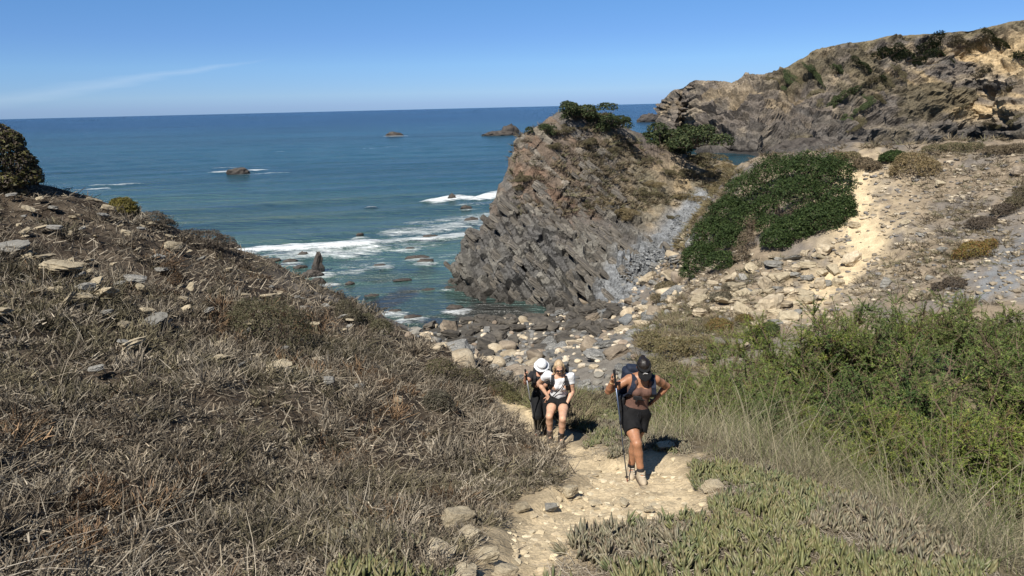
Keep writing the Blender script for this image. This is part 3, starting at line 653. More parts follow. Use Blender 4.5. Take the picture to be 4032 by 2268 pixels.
C2 = rand_in(CHUTE, 500, rg); C = np.r_[C, C2]
tag(joined_rocks('beach_shingle', C, rg.uniform(.06, .21, len(C)), None, 2, 6, GREYS, .6, M_PEB), 'small grey and cream stones filling the gaps of the boulder beach', kind='stuff')
C = rand_in([(c[0] - 1.1, c[1]) for c in CH] + [(c[0] + 1.1, c[1]) for c in CH[::-1]], 1400, rg); C[:, 2] = np.maximum(C[:, 2], head_z(C[:, 0], C[:, 1]))
tag(joined_rocks('scree_chips', C, rg.uniform(.04, .13, len(C)), None, 1, 7, [(0.17, 0.176, 0.18), (0.22, 0.225, 0.225), (0.13, 0.135, 0.14)], .35, M_PEB), 'fine blue grey slate scree in the steep chute', kind='stuff')
SLOPE = [hit(*q)[:2] for q in [(660,345),(655,318),(690,296),(672,285),(720,200),(745,250),(760,262),(835,240),(845,175),(930,150),(1030,145),(1034,300),(960,310),(870,300),(790,330)]]
C = rand_in(SLOPE, 4600, rg); dh = poly_dist(C[:, 0], C[:, 1], HPATH, False); C = C[(dh > .45) | (rg.random(len(C)) < .25)]
tag(joined_rocks('slope_gravel', C, 0.035 + 0.15 * rg.random(len(C)) ** 2.6, None, 1, 8, TANS, .4, M_PEB), 'loose tan and grey stones strewn over the bare slope', kind='stuff')

# --- pale rocks on the far slope, read off the photograph one by one: pixel, half size in px, colour, shape, turn, label
FAR_ROCKS = [
 (636,257,11,'brown','S',.6,'big tilted tan slab standing in the stony chute left of the dark shrub'),
 (851,259,9.5,'cream','B',.3,'squarish pale boulder beside the bend of the upper path'),
 (771,306,15,'cream','B',.7,'long pale block leaning at the top of the green bushes'),
 (757,318,9,'slab','B',.2,'pale wedge of rock just below the long leaning block'),
 (796,268,7,'cream','B',1.0,'pale angular rock under the dark shrub, topmost of the heap'),
 (782,278,8,'slab','B',.4,'flat cream slab in the middle of the pale rock heap'),
 (766,284,9,'cream','B',2.0,'cream block at the left end of the pale rock heap'),
 (747,292,7,'grey','R',.1,'grey round stone left of the pale rock heap'),
 (790,292,8,'cream','B',.5,'cream rock above the tops of the green bushes'),
 (806,300,8,'slab','B',2.4,'broken tan rock right of the pale heap at the bush tops'),
 (820,284,8,'cream','B',1.2,'pale rock at the foot of the upper path'),
 (838,283,6,'slab','B',.2,'small tan rock in the mouth of the upper path'),
 (855,225,6.5,'slab','B',.3,'tan rock on the right edge of the upper path steps'),
 (824,250,10,'cream','B',.9,'long pale rock wall left of the upper path'),
 (700,301,8,'slab','B',.8,'tan slab alone below the dark shrub'),
 (660,243,7,'grey','S',.4,'grey slab on the scree near the headland'),
 (685,236,7,'cream','S',.9,'thin pale slab lying on the slope right of the grey scree'),
 (598,352,17,'grey','S',.1,'wide flat grey slab on the beach behind the visor hiker'),
 (508,345,10,'brown','R',.1,'brown rounded rock on the beach above the white hat'),
 (712,285,6,'cream','B',.2,'pale stone at the lower corner of the dark shrub'),
 (748,268,6,'cream','B',1.7,'pale stone tucked under the lower edge of the dark shrub'),
 (868,288,6,'slab','S',1.7,'tan flat stone on the gravel right of the path mouth'),
 (886,283,6,'slate','B',1.1,'grey brown stone on the gravel above the bushes'),
 (913,296,6,'slab','B',.6,'tan stone just above the bush tops on the gravel slope'),
 (930,277,5,'slate','R',.6,'grey stone below the orange plant patch'),
 (942,250,5,'slate','B',.2,'grey stone above the orange plant patch'),
 (1017,172,7,'brown','B',.2,'brown block near the top of the gravel slope by the frame edge'),
 (905,222,5,'slab','S',.2,'flat tan stone on the open gravel right of the path'),
 (921,234,5.5,'slate','S',1.2,'dark slate flake on the open gravel right of the path'),
 (940,184,5,'slab','B',.2,'pale stone below the straw coloured bush'),
]
SH = {'S': SLABS, 'B': BLOCK, 'R': ROUND}
for i, (u, v, s, m, sh, rz, lab) in enumerate(FAR_ROCKS):
    p = hit(u, v + s * .4); dist = (p - EYE) @ _f; r = s * dist / FPX
    put_rock('rock', SH[sh][i % 8], p, r, m, rz, (rg.normal(0, .15) + .12, rg.normal(0, .2)), .25, 1.5 if sh == 'B' else 1.0)
    tag(COL.objects[-1], lab, 'rock')
prk = sorted(darts(PALE, 120, .14, .42, 2.2, rg, gap=.8), key=lambda b: -b[2])[:70]
RUB = []
for i, (x, y, r) in enumerate(prk):
    zz = float(ground(x, y)); u, v = proj((x, y, zz)); m = rg.choice(['cream', 'slab', 'slab', 'slate'])
    put_rock('rock', (BLOCK if rg.random() < .7 else SLABS)[i % 8], (x, y, zz), r, m, rg.uniform(0, 6.3), rg.normal(0, .25, 2), .2)
    tag(COL.objects[-1], None, 'rock', 'pale rubble on the far slope'); RUB.append((COL.objects[-1], f'{"grey" if m == "slate" else "pale"} rubble rock', (u, v), r))
name_by_neighbours(RUB, [(771, 306, 'the long leaning block'), (851, 259, 'the squarish path boulder'), (796, 268, 'the topmost heap rock'), (700, 301, 'the lone tan slab'), (747, 292, 'the grey round stone'), (820, 284, 'the upper path foot'), (760, 340, 'the young green bush'), (722, 290, 'the dark shrub corner'), (668, 300, 'the chute scrub'), (806, 300, 'the broken tan rock')])

# --- rocks of the left hillside
LEFT_ROCKS = [
 (62,272,22,'slab','S',.3,'largest flat pale rock with deep shadow under its edge on the left hillside'),
 (45,263,14,'slab','S',1.2,'layered pale rock behind the largest flat rock on the hillside'),
 (13,252,20,'slate','S',.1,'dark slate ledge at the left edge of the hillside'),
 (88,294,11,'slate','B',.8,'upright grey split stone below the largest flat rock'),
 (88,303,10,'slab','S',.2,'thin pale slab below the upright split stone'),
 (137,284,14,'slate','S',.5,'grey square slab in the middle of the hillside'),
 (150,318,9,'slab','S',.9,'pale flake with black shadow above the dry brush'),
 (55,233,9,'slate','S',.1,'flat grey brown rock halfway up the stony hillside'),
 (110,213,9,'slab','B',.4,'pale block left of the olive bush'),
 (95,205,9,'slab','S',.7,'pale slab on the skyline next to the large edge bush'),
 (57,185,10,'slab','B',.3,'pale rock on the skyline right under the large edge bush'),
 (127,237,8,'slab','S',.5,'pale flat stone on the slope below the olive bush'),
 (152,228,7,'slab','S',.3,'bright stone on the crest right of the olive bush'),
 (171,241,6,'slab','S',1.0,'small tan stone on the crest above the sea'),
 (142,234,5,'slate','S',1.0,'grey stone between the two crest stones'),
 (160,262,7,'slate','S',.2,'grey flat stone half hidden in twigs'),
 (80,220,7,'slab','S',1.9,'long pale stone among dark twigs'),
 (30,214,8,'slab','S',.2,'pale stone at the upper left of the hillside'),
 (12,200,7,'slate','S',.8,'grey stone below the large edge bush'),
 (185,305,6,'slab','S',.2,'small cream stone in the middle brush'),
 (222,365,8,'slab','S',.2,'cream stone half buried below the grey round shrub'),
 (238,358,6,'slab','S',1.2,'cream flake beside the half buried stone'),
 (128,351,9,'slate','S',.3,'long weathered stone lying in the brown brush'),
 (97,378,10,'slate','S',.6,'grey stone plate in dry brush at far left'),
 (315,330,6,'slab','S',.3,'cream stone right of the grey round shrub'),
 (350,325,5,'slab','S',.1,'small cream stone near the end of the crest'),
 (285,355,5,'slate','S',.3,'small grey stone under the grey round shrub'),
 (360,393,7,'slate','S',.3,'grey upright stone in brush left of the hikers'),
 (399,408,6,'slab','B',.3,'pale stone beside sandy patch left of the hikers'),
 (330,388,7,'slate','B',.3,'grey stone plate in the middle brush'),
]
for i, (u, v, s, m, sh, rz, lab) in enumerate(LEFT_ROCKS):
    p = hit(u, v + s * .3); dist = (p - EYE) @ _f; r = s * .8 * dist / FPX
    n = gnormal(p[0], p[1], .5)
    put_rock('rock', SH[sh][(i * 3) % 8], p + np.array([0, 0, .13]), r, m, rz, (-0.6 * n[1] + rg.normal(0, .1) + .12, 0.6 * n[0] + rg.normal(0, .12)), .25, 1.25)
    tag(COL.objects[-1], lab, 'rock')
LP = [hit(*q)[:2] for q in [(0,196),(60,196),(150,228),(230,262),(330,310),(390,345),(300,380),(180,372),(60,340),(0,330)]]
lr = sorted(darts(LP, 170, .05, .22, 2.2, rg, gap=1.2), key=lambda b: -b[2])[:85]
HIL = []
for i, (x, y, r) in enumerate(lr):
    zz = float(ground(x, y)); u, v = proj((x, y, zz)); m = rg.choice(['slab', 'slab', 'slab', 'slate'])
    put_rock('rock', SLABS[i % 8], (x, y, zz + .10), r, m, rg.uniform(0, 6.3), rg.normal(0, .25, 2), .25, 1.2)
    tag(COL.objects[-1], None, 'rock', 'stones of the left hillside'); HIL.append((COL.objects[-1], f'{"grey" if m == "slate" else "pale"} hillside stone', (u, v), r))
name_by_neighbours(HIL, [(62, 272, 'the largest flat rock'), (13, 252, 'the dark slate ledge'), (88, 294, 'the upright split stone'), (137, 284, 'the grey square slab'), (121, 209, 'the olive bush'), (20, 180, 'the large edge bush'), (268, 332, 'the round grey olive shrub'), (205, 243, 'the low crest shrub'), (170, 276, 'the dark twiggy bush'), (345, 312, 'the lower crest shrub'), (222, 365, 'the half buried cream stone'), (128, 351, 'the long weathered stone'), (55, 233, 'the flat grey brown rock'), (97, 378, 'the grey stone plate'), (160, 262, 'the half hidden flat stone'), (300, 300, 'the open crest')])

# --- rocks along the near path
NEAR_ROCKS = [
 (458,522,18,'slab','B',.4,'weathered pale rock at the edge of the path by the brush'),
 (466,538,15,'slab','S',.9,'cream flat rock propped against the weathered rock at the path edge'),
 (440,560,22,'slab','S',1.3,'tan slab lying flat at the lower left path edge'),
 (488,558,12,'slab','B',.2,'layered tan stone at the corner of the path bottom'),
 (507,575,11,'slab','B',.6,'broken stone edge at the bottom of the path'),
 (466,574,15,'slab','S',1.6,'pale broken stone left of the path bottom'),
 (523,509,8,'slab','B',.5,'pale stone on the left rim of the path'),
 (551,510,7,'slate','B',.3,'small grey stone standing on the path'),
 (570,495,9,'slab','B',.8,'cream stone where brush meets the path'),
 (595,505,7,'slab','S',.2,'flat cream flake in the middle of the path'),
 (624,505,7,'slab','S',1.1,'flat angular flake right of the path middle'),
 (648,511,6,'slab','S',.3,'thin pale flake on the right half of the path'),
 (714,489,9,'slab','B',.4,'pale pointed stone in ice plants right of the path'),
 (665,447,9,'slab','S',.1,'flat pale stone lying in the visor hiker shadow'),
 (603,418,5,'slab','B',.2,'pale stone in the greens between the hikers'),
]
for i, (u, v, s, m, sh, rz, lab) in enumerate(NEAR_ROCKS):
    p = hit(u, v + s * .3); dist = (p - EYE) @ _f; r = s * dist / FPX
    put_rock('stone', SH[sh][(i * 5 + 2) % 8], p + np.array([0, 0, .01]), r, m, rz, rg.normal(0, .12, 2), .12, 1.2)
    tag(COL.objects[-1], lab, 'stone')
C = rand_in(PATH, 1100, rg)
tag(joined_rocks('path_gravel', C, 0.008 + 0.065 * rg.random(len(C)) ** 3.2, None, 1, 9, [(0.50, 0.41, 0.27), (0.44, 0.36, 0.24), (0.38, 0.31, 0.21), (0.55, 0.47, 0.33)], .25, M_PEB, .3), 'flat cream stone chips lying on the sandy footpath', kind='stuff')

# --- rocks in the sea: pixel of the waterline centre, half width px, height px, label
def sea_rock(u, v, w, h, lab, seed, name='sea_rock', mat=None, skew=0.0, depth=.6, group=None):
    p = at_z(u, v, 0); s = ((p - EYE) @ _f) / FPX
    D, F = ico(4 if w > 12 else 3); V = D.copy(); r = np.random.default_rng(seed)
    V *= (0.75 + 0.7 * fbm(D[:, 0] * 1.7 + seed, D[:, 1] * 1.7, D[:, 2] * 1.7, seed % 50, 4))[:, None]
    kx = np.floor((V[:, 0] + .5 * V[:, 2]) * 5); V[:, 2] += .25 * (_h(kx, np.floor(V[:, 1] * 3), kx * 0, seed % 60) - .5)
    V[:, 0] += skew * V[:, 2]
    V *= (1 + .35 * (fbm(V[:, 0] * 4, V[:, 1] * 4, V[:, 2] * 6, seed % 44, 3) - .5))[:, None]
    if h > w: V[:, :2] *= (.75 + .8 * _h(np.floor(V[:, 2] * 5), np.floor(np.arctan2(V[:, 1], V[:, 0]) * 1.5), V[:, 0] * 0, seed))[:, None]
    V = V / np.array([abs(V[:, 0]).max(), abs(V[:, 1]).max(), V[:, 2].max()]) * np.array([w * s, w * s * depth, h * s])
    V[:, 2] = np.where(V[:, 2] < 0, np.maximum(V[:, 2], -1.2), V[:, 2])
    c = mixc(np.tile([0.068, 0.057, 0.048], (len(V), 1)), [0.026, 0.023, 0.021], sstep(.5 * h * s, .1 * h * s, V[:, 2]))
    c = c * (0.75 + .5 * fbm(V[:, 0] * 2, V[:, 1] * 2, V[:, 2] * 2, 9))[:, None]
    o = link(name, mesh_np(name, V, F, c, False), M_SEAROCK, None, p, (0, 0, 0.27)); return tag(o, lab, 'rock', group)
M_SEAROCK = mat_col('sea_rock', 1.2, .35, 4, .12, .7, .35)
SR_ = []
for i, a in enumerate([
 (238,174,12,6.5,'dark rock awash in a ring of white foam in the open bay'),(394,136,10,4.5,'small distant islet left of the larger islet'),(500,135.5,21,5,'larger peaked islet near the horizon beside the headland'),
 (509,133,11,9.5,'peaked top of the larger islet near the horizon'),(524,143,9,4,'small rocks off the headland shoulder'),(452,199,5,6,'pointed rock inside the breaker beside the headland'),(466,208,6,3,'flat dark rock just in front of the breaker'),
 (471,221,8,4.2,'brown rounded rock off the headland in foam'),(430,238,9,3.6,'low brown rock in the surf line'),(360,235,4,2.4,'tiny rock in the open water before the surf'),(506,190,5,7,'dark crag at the foot of the headland left side'),
 (318,272,7,22,'tall pointed stack of rock standing in the surf'),(312,276,14,7,'tall pointed stack of rock standing in the surf'),(303,256,6,5,'rock left of the tall stack in white surf'),(290,262,8,3.5,'low rocks in the surf behind the crest'),(272,262,9,4,'dark rock peeping over the brushy crest'),
 (233,248,8,7,'dark rock at the crest left end of the surf'),(318,283,9,6,'dark rock in front of the tall stack near the shore'),(300,268,8,3,'flat reef rock between surf and crest'),(417,258,13,2.6,'reddish reef awash, long bar in the cove'),(425,262,9,3.5,'reddish reef end near the headland'),
 (380,266,8,2.2,'low reef left in the cove'),(410,249,6,2.0,'tiny reef beyond the cove bar'),(455,309,9,4.5,'grey rock in the cove shallows below the headland'),(412,318,10,3.5,'flat reef near the beach'),(395,312,8,3.2,'flat reef rock left near the beach'),(372,296,9,2.2,'dark reef streak close to the brushy slope'),
 (428,290,10,1.6,'submerged looking reef bar in the cove middle'),(402,280,10,1.4,'faint reef bar in the cove'),(350,284,5,3,'dark rock at the slope end in the cove')]):
    SR_.append(sea_rock(*a[:4], a[4], 700 + i * 7, skew=0.25 if i in (3, 11) else 0, depth=.55))
for top_, base_, nm_ in ((SR_[3], SR_[2], 'peak'), (SR_[11], SR_[12], 'spire')):      # the islet and the stack are one rock each
    for k_ in ('label', 'category'): del top_[k_]
    top_.name = nm_; Mw = Matrix.Translation(top_.location) @ Matrix.Rotation(.27, 4, 'Z'); Mb = Matrix.Translation(base_.location) @ Matrix.Rotation(.27, 4, 'Z'); top_.parent = base_; top_.matrix_parent_inverse = Mb.inverted()
# --- reefs below the far cliff
for i, a in enumerate([(757,168,26,14,'tilted slate reef running out before the far cove'),(800,153,40,15,'jagged reef shelf at the foot of the far cliff'),(742,151,16,9,'dark layered shelf across the cove water'),(845,150,25,11,'low rubble reef behind the gravel ridge'),(648,122,14,9,'pale layered reef crest behind the headland shrubs'),(885,147,30,8,'reef rubble at the far beach right of the shelf'),(770,163,14,9,'white streaked rock end of the tilted reef')]):
    sea_rock(*a[:4], a[4], 1200 + i * 11, 'shore_reef', depth=.45, skew=.5 if i in (0, 6) else .2)
# --- single slabs standing proud of the headland beds
nsl = 0; fl = np.nonzero((rock.ravel() > .55) & (HZ.ravel() > .3) & (HY.ravel() < 62))[0]; rg2 = np.random.default_rng(5)
M3 = Matrix((BT, BD, BN)).transposed()
def slab_mesh(seed):
    """a jointed block of a bed: long along the dip, edges chipped"""
    r = np.random.default_rng(seed); n = (4, 7, 3); V = {}; vs = []; F = []
    bm = bmesh.new(); bmesh.ops.create_cube(bm, size=2.0); bmesh.ops.subdivide_edges(bm, edges=bm.edges[:], cuts=3, use_grid_fill=True)
    P = np.array([v.co[:] for v in bm.verts]); bm.faces.ensure_lookup_table(); F = np.array([[v.index for v in f.verts] for f in bm.faces]); bm.free()
    cr = (np.abs(P) > .9).sum(1); P = P * (1 - .06 * (cr >= 2) - .06 * (cr >= 3))[:, None] + r.normal(0, .05, P.shape); P[:, 1] += .25 * (fbm(P[:, 0] * 1.3 + seed, P[:, 2], 0, seed) - .5) * np.sign(P[:, 1])
    me = mesh_np('rock_slab', P, F); me.materials.append(M_GREY); return me
BOXR = [slab_mesh(600 + i) for i in range(6)]
M_BED = stone_mat('bed_rock', [(0.25, (0.095, 0.088, 0.08)), (0.5, (0.155, 0.14, 0.12)), (0.75, (0.225, 0.195, 0.155))], 1.5, .06)
for k in rg2.choice(fl, 330, replace=False):
    p = HPOS.reshape(-1, 3)[k]; lo_ = low.ravel()[k]
    if rg2.random() > .35 + .65 * lo_: continue
    o = link('rock_slab', BOXR[rg2.integers(0, 6)], None, head); o.material_slots[0].link = 'OBJECT'; o.material_slots[0].material = M_BED
    s = rg2.uniform(.18, .42) * (1.15 if lo_ > .5 else .85); n_ = hn.reshape(-1, 3)[k]
    o.matrix_local = Matrix.Translation(Vector(p - n_ * .2)) @ M3.to_4x4() @ Matrix.Rotation(rg2.normal(0, .06), 4, 'Z') @ Matrix.Diagonal((s * rg2.uniform(.7, 1.3), s * rg2.uniform(1.0, 2.6), rg2.uniform(.09, .22), 1))
# ------------------------------------------------------------------ vegetation
def ribbons(base, dirs, L, W, bend, cols, seg=2, taper=0.8, rng=None, tipcol=None):
    """curved flat blades: base (N,3), unit dirs, length, width, bend vector; returns V, F, C"""
    n = len(base); L = np.broadcast_to(L, n)[:, None]; W = np.broadcast_to(W, n)[:, None]
    side = unit(np.cross(dirs, rng.normal(size=(n, 3))))
    VV = []
    for k in range(seg + 1):
        t = k / seg; c = base + dirs * L * t + bend * L * t * t; w = W * (1 - taper * t) * 0.5
        VV.append(c - side * w); VV.append(c + side * w)
    V = np.stack(VV, 1); m = 2 * (seg + 1); o = np.arange(n)[:, None] * m
    F = np.concatenate([np.stack([o[:, 0] + 2 * k, o[:, 0] + 2 * k + 1, o[:, 0] + 2 * k + 3, o[:, 0] + 2 * k + 2], -1) for k in range(seg)])
    C = np.repeat(cols[:, None, :], m, 1)
    if tipcol is not None:
        for k in range(seg + 1):
            t = (k / seg) ** 1.5; C[:, 2 * k:2 * k + 2] = C[:, 2 * k:2 * k + 2] * (1 - t) + tipcol[:, None, :] * t
    return V.reshape(-1, 3), F, C.reshape(-1, 3)
def leaves(p, nrm, size, cols, rng, aspect=0.5):
    """folded diamond leaves"""
    n = len(p); a = unit(np.cross(nrm, rng.normal(size=(n, 3)))); b = np.cross(nrm, a); s = np.broadcast_to(size, n)[:, None]
    V = np.stack([p - a * s, p + b * s * aspect + nrm * s * .12, p + a * s, p - b * s * aspect + nrm * s * .12], 1)
    F = np.arange(n)[:, None] * 4 + np.array([0, 1, 2, 3]); return V.reshape(-1, 3), F, np.repeat(cols, 4, 0)
def join(parts):
    VV, FF, CC, o = [], {}, [], 0
    for V, F, C in parts:
        VV.append(V); CC.append(C); FF.setdefault(F.shape[1], []).append(F + o); o += len(V)
    return np.concatenate(VV), [np.concatenate(f) for f in FF.values()], np.concatenate(CC)
def pick(pal, n, rng, jit=0.2):
    pal = np.asarray(pal); c = pal[rng.integers(0, len(pal), n)]; return c * rng.uniform(1 - jit, 1 + jit, (n, 1))
def tubes(P0, P1, R0, R1, cols, sides=4):
    n = len(P0); d = unit(P1 - P0); a = unit(np.cross(d, np.array([.3, .2, .9]))); b = np.cross(d, a); VV = []
    for P, R in ((P0, R0), (P1, R1)):
        for k in range(sides):
            t = 2 * math.pi * k / sides; VV.append(P + (a * math.cos(t) + b * math.sin(t)) * np.broadcast_to(R, n)[:, None])
    V = np.stack(VV, 1); o = np.arange(n)[:, None] * 2 * sides
    F = np.concatenate([o + np.array([k, (k + 1) % sides, sides + (k + 1) % sides, sides + k]) for k in range(sides)])
    return V.reshape(-1, 3), F, np.repeat(cols, 2 * sides, 0)
M_TWIG = mat_leaf('dry_twig', .8, .15, 0.0); M_LEAF = mat_leaf('leaf', .6, .25, 0.2); M_SUCC = mat_leaf('succulent_leaf', .5, .35, 0.1); M_GRASS = mat_leaf('grass_blade', .6, .25, 0.2)
M_DARK = mat_leaf('dark_leaf', .6, .15, 0.12); M_BARK = mat_leaf('bark', .9, .1, 0.0)
rv = np.random.default_rng(99)
UP = np.array([0, 0, 1.0])
def sample_near(n, y0, y1, u0, u1, rng):
    """random spots of the near ground between two forward distances, spread evenly over the land"""
    y = np.sqrt(rng.uniform(y0 * y0, y1 * y1, n)); r = rng.uniform((u0 - 512) / FPX, (u1 - 512) / FPX, n); return r * y * 1.08, y

# --- dry brush of the left hillside
CREST = np.array([hit(*q)[:2] for q in [(-140,150),(0,190),(40,196),(85,205),(165,233),(235,253),(310,288),(350,308),(400,338),(440,352),(490,378)]])
BR_R = np.array([at(*q)[:2] for q in [(1.0,1.0,1)] ]) if False else None
BRUSH_EDGE = np.array([hit(*q)[:2] for q in [(455,590),(470,545),(500,520),(515,500),(560,488),(586,472),(583,455),(560,449),(545,446),(533,432),(505,412),(500,396),(520,388),(500,378)]])
BRUSH = np.concatenate([CREST + np.array([0, 1.2]), BRUSH_EDGE[::-1], [(-.4, 3.9), (-7, 2.5), (-14, 5)]])
def brush_mask(x, y):
    m = in_poly(x, y, BRUSH) & (poly_dist(x, y, PATH) > .10) & ~in_poly(x, y, PATH)
    return m & (poly_dist(x, y, PATH2, False) > .33)
BARE = [hit(u, v)[:2] for u, v in [(425,423),(410,412),(530,408),(560,440)]]
PAL_B = np.array([(0.225, 0.186, 0.137), (0.148, 0.12, 0.089), (0.31, 0.267, 0.203), (0.082, 0.066, 0.05), (0.19, 0.157, 0.117)])
PAL_G = np.array([(0.22, 0.188, 0.143), (0.30, 0.262, 0.205), (0.135, 0.113, 0.086)])
PAL_R = np.array([(0.17, 0.112, 0.068), (0.22, 0.145, 0.085), (0.11, 0.074, 0.05)])
PAL_O = np.array([(0.14, 0.122, 0.078), (0.18, 0.155, 0.10), (0.10, 0.088, 0.058)])
def brush(n, y0, y1, wid, hgt, branch):
    x, y = sample_near(n, y0, y1, -160, 620, rv); m = brush_mask(x, y); x, y = x[m], y[m]
    dens = fbm(x * 1.3, y * 1.3, 0, 150, 3); m = rv.random(len(x)) < (.35 + .65 * sstep(.25, .5, dens)) * (1 - .75 * sstep(13.5, 18, y) * sstep(.62, .4, fbm(x * .6, y * .6, 0, 151, 3)))
    m &= rv.random(len(x)) < sstep(0.0, 0.35, poly_dist(x, y, PATH) - .05)
    x, y, dens = x[m], y[m], dens[m]; n = len(x)
    b = np.stack([x, y, ground(x, y) - .01], -1)
    big = fbm(x * .55, y * .55, 0, 152, 2); hloc = hgt * (0.35 + 1.3 * sstep(.35, .75, dens)) * (0.6 + .9 * sstep(.4, .65, big))
    # tussocks lean together
    ang = 6.28 * 2 * fbm(x * .8, y * .8, 0, 153, 2) + rv.normal(0, 1.7, n); lean = rv.uniform(.15, 1.25, n)
    d = unit(np.stack([np.cos(ang) * lean, np.sin(ang) * lean, np.ones(n) * rv.uniform(.35, 1.1, n)], -1))
    L = hloc * rv.uniform(.5, 1.5, n) / np.maximum(d[:, 2], .45)
    sel = fbm(x * .9 + 5, y * .9, 0, 154, 3) + rv.normal(0, .05, n)
    c = pick(PAL_B, n, rv); g = pick(PAL_G, n, rv); r_ = pick(PAL_R, n, rv); o_ = pick(PAL_O, n, rv)
    c = np.where((sel > .50)[:, None], g, c); c = np.where((sel < .36)[:, None], r_, c)
    sel2 = fbm(x * .7 - 9, y * .7, 0, 155, 3) + rv.normal(0, .04, n); c = np.where((sel2 > .63)[:, None], o_, c)
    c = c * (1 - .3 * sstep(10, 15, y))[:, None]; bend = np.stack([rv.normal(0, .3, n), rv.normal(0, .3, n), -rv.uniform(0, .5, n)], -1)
    out = [ribbons(b, d, L, wid * rv.uniform(.6, 1.5, n), bend, c, 2, .7, rv)]
    for k in range(branch):
        t = rv.uniform(.25, .95, n)[:, None]; p = b + d * L[:, None] * t + bend * L[:, None] * t * t
        dd = unit(d + rv.normal(0, .75, (n, 3))); out.append(ribbons(p, dd, L * rv.uniform(.15, .45, n), wid * rv.uniform(.6, 1.6, n), np.zeros((n, 3)), c * rv.uniform(.8, 1.25, (n, 1)), 1, .6, rv))
    return out
def clumps(n, y0, y1, R0, R1, nt, wid):
    """mounded dead shrublets: stems fan out from a root, forked at the tips"""
    x, y = sample_near(n, y0, y1, -160, 620, rv); m = brush_mask(x, y); x, y = x[m], y[m]
    q = fbm(x * .45, y * .45, 0, 156, 3); m = rv.random(len(x)) < (.25 + .75 * sstep(.35, .55, q)) * (1 - .7 * sstep(13.5, 16, y - .12 * x) * sstep(-4.5, -7, x)); x, y = x[m], y[m]; n = len(x)
    R = R0 + (R1 - R0) * rv.random(n) ** 2.6; R = np.minimum(R, .06 + .8 * poly_dist(x, y, PATH)); R = np.minimum(R, .1 + .8 * poly_dist(x, y, PATH2, False))
    kind = fbm(x * .6 + 31, y * .6, 0, 157, 3) + rv.normal(0, .10, n); tone = rv.uniform(.5, 1.35, n)
    k = nt; c = np.repeat(np.stack([x, y, ground(x, y) - .02], -1), k, 0); RR = np.repeat(R, k); N = len(c); kd = np.repeat(kind, k); tn = np.repeat(tone, k)[:, None]
    a = rv.uniform(0, 6.28, N); e = np.arcsin(rv.uniform(.12, 1.0, N)); d = np.stack([np.cos(a) * np.cos(e), np.sin(a) * np.cos(e), np.sin(e) * .95], -1)
    st0 = c + np.stack([np.cos(a), np.sin(a), 0 * a], -1) * (RR * rv.uniform(0, .35, N))[:, None]; L = RR * rv.uniform(.55, 1.05, N)
    pal = [PAL_R, PAL_B, PAL_B, PAL_G, PAL_G, PAL_O]; pi = np.clip(((kd - .24) / .52 * 6).astype(int), 0, 5); col = np.zeros((N, 3))
    for t_, p_ in enumerate(pal): mm = pi == t_; col[mm] = pick(p_, mm.sum(), rv)
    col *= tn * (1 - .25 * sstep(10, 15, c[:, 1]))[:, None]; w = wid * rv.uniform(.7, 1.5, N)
    out = [ribbons(st0, d, L, w, rv.normal(0, .12, (N, 3)), col * .85, 1, .4, rv)]
    tip = st0 + d * L[:, None] * .9
    for _ in range(2):
        dd = unit(d + rv.normal(0, .6, (N, 3)) + UP * .15); out.append(ribbons(tip - d * (L * rv.uniform(0, .4, N))[:, None], dd, L * rv.uniform(.2, .5, N), w, np.zeros((N, 3)), col * rv.uniform(.85, 1.35, (N, 1)), 1, .55, rv))
    return out
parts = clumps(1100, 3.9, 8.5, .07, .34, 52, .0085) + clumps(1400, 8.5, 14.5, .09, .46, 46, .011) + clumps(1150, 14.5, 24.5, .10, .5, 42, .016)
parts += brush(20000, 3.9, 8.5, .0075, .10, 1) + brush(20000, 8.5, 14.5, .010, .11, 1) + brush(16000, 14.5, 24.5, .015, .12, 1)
def litter(n, y0, y1, L, w):
    x, y = sample_near(n, y0, y1, -160, 620, rv); m = brush_mask(x, y); x, y = x[m], y[m]; n = len(x); d = unit(np.stack([rv.normal(0, 1, n), rv.normal(0, 1, n), rv.uniform(-.1, .6, n)], -1))
    return [ribbons(np.stack([x, y, ground(x, y) + .01], -1), d, L * rv.uniform(.4, 1.4, n), w, np.stack([rv.normal(0, .4, n), rv.normal(0, .4, n), rv.normal(.1, .3, n)], -1), pick(np.concatenate([PAL_B, PAL_G]), n, rv, .3), 1, .4, rv)]
parts += litter(22000, 3.9, 8.5, .09, .011) + litter(20000, 8.5, 14.5, .12, .015) + litter(16000, 14.5, 24.5, .17, .022)
# long bleached stalks
x, y = sample_near(2600, 3.9, 15, -120, 600, rv); m = brush_mask(x, y) & (fbm(x * .8, y * .8, 0, 160, 2) > .45); x, y = x[m], y[m]; n = len(x)
d = unit(np.stack([rv.normal(.15, .6, n), rv.normal(0, .6, n), np.ones(n)], -1))
parts.append(ribbons(np.stack([x, y, ground(x, y)], -1), d, rv.uniform(.2, .6, n), .005, np.stack([rv.normal(0, .2, n), rv.normal(0, .2, n), -rv.uniform(0, .3, n)], -1), pick([(0.42, 0.37, 0.29), (0.34, 0.29, 0.22)], n, rv), 3, .5, rv))
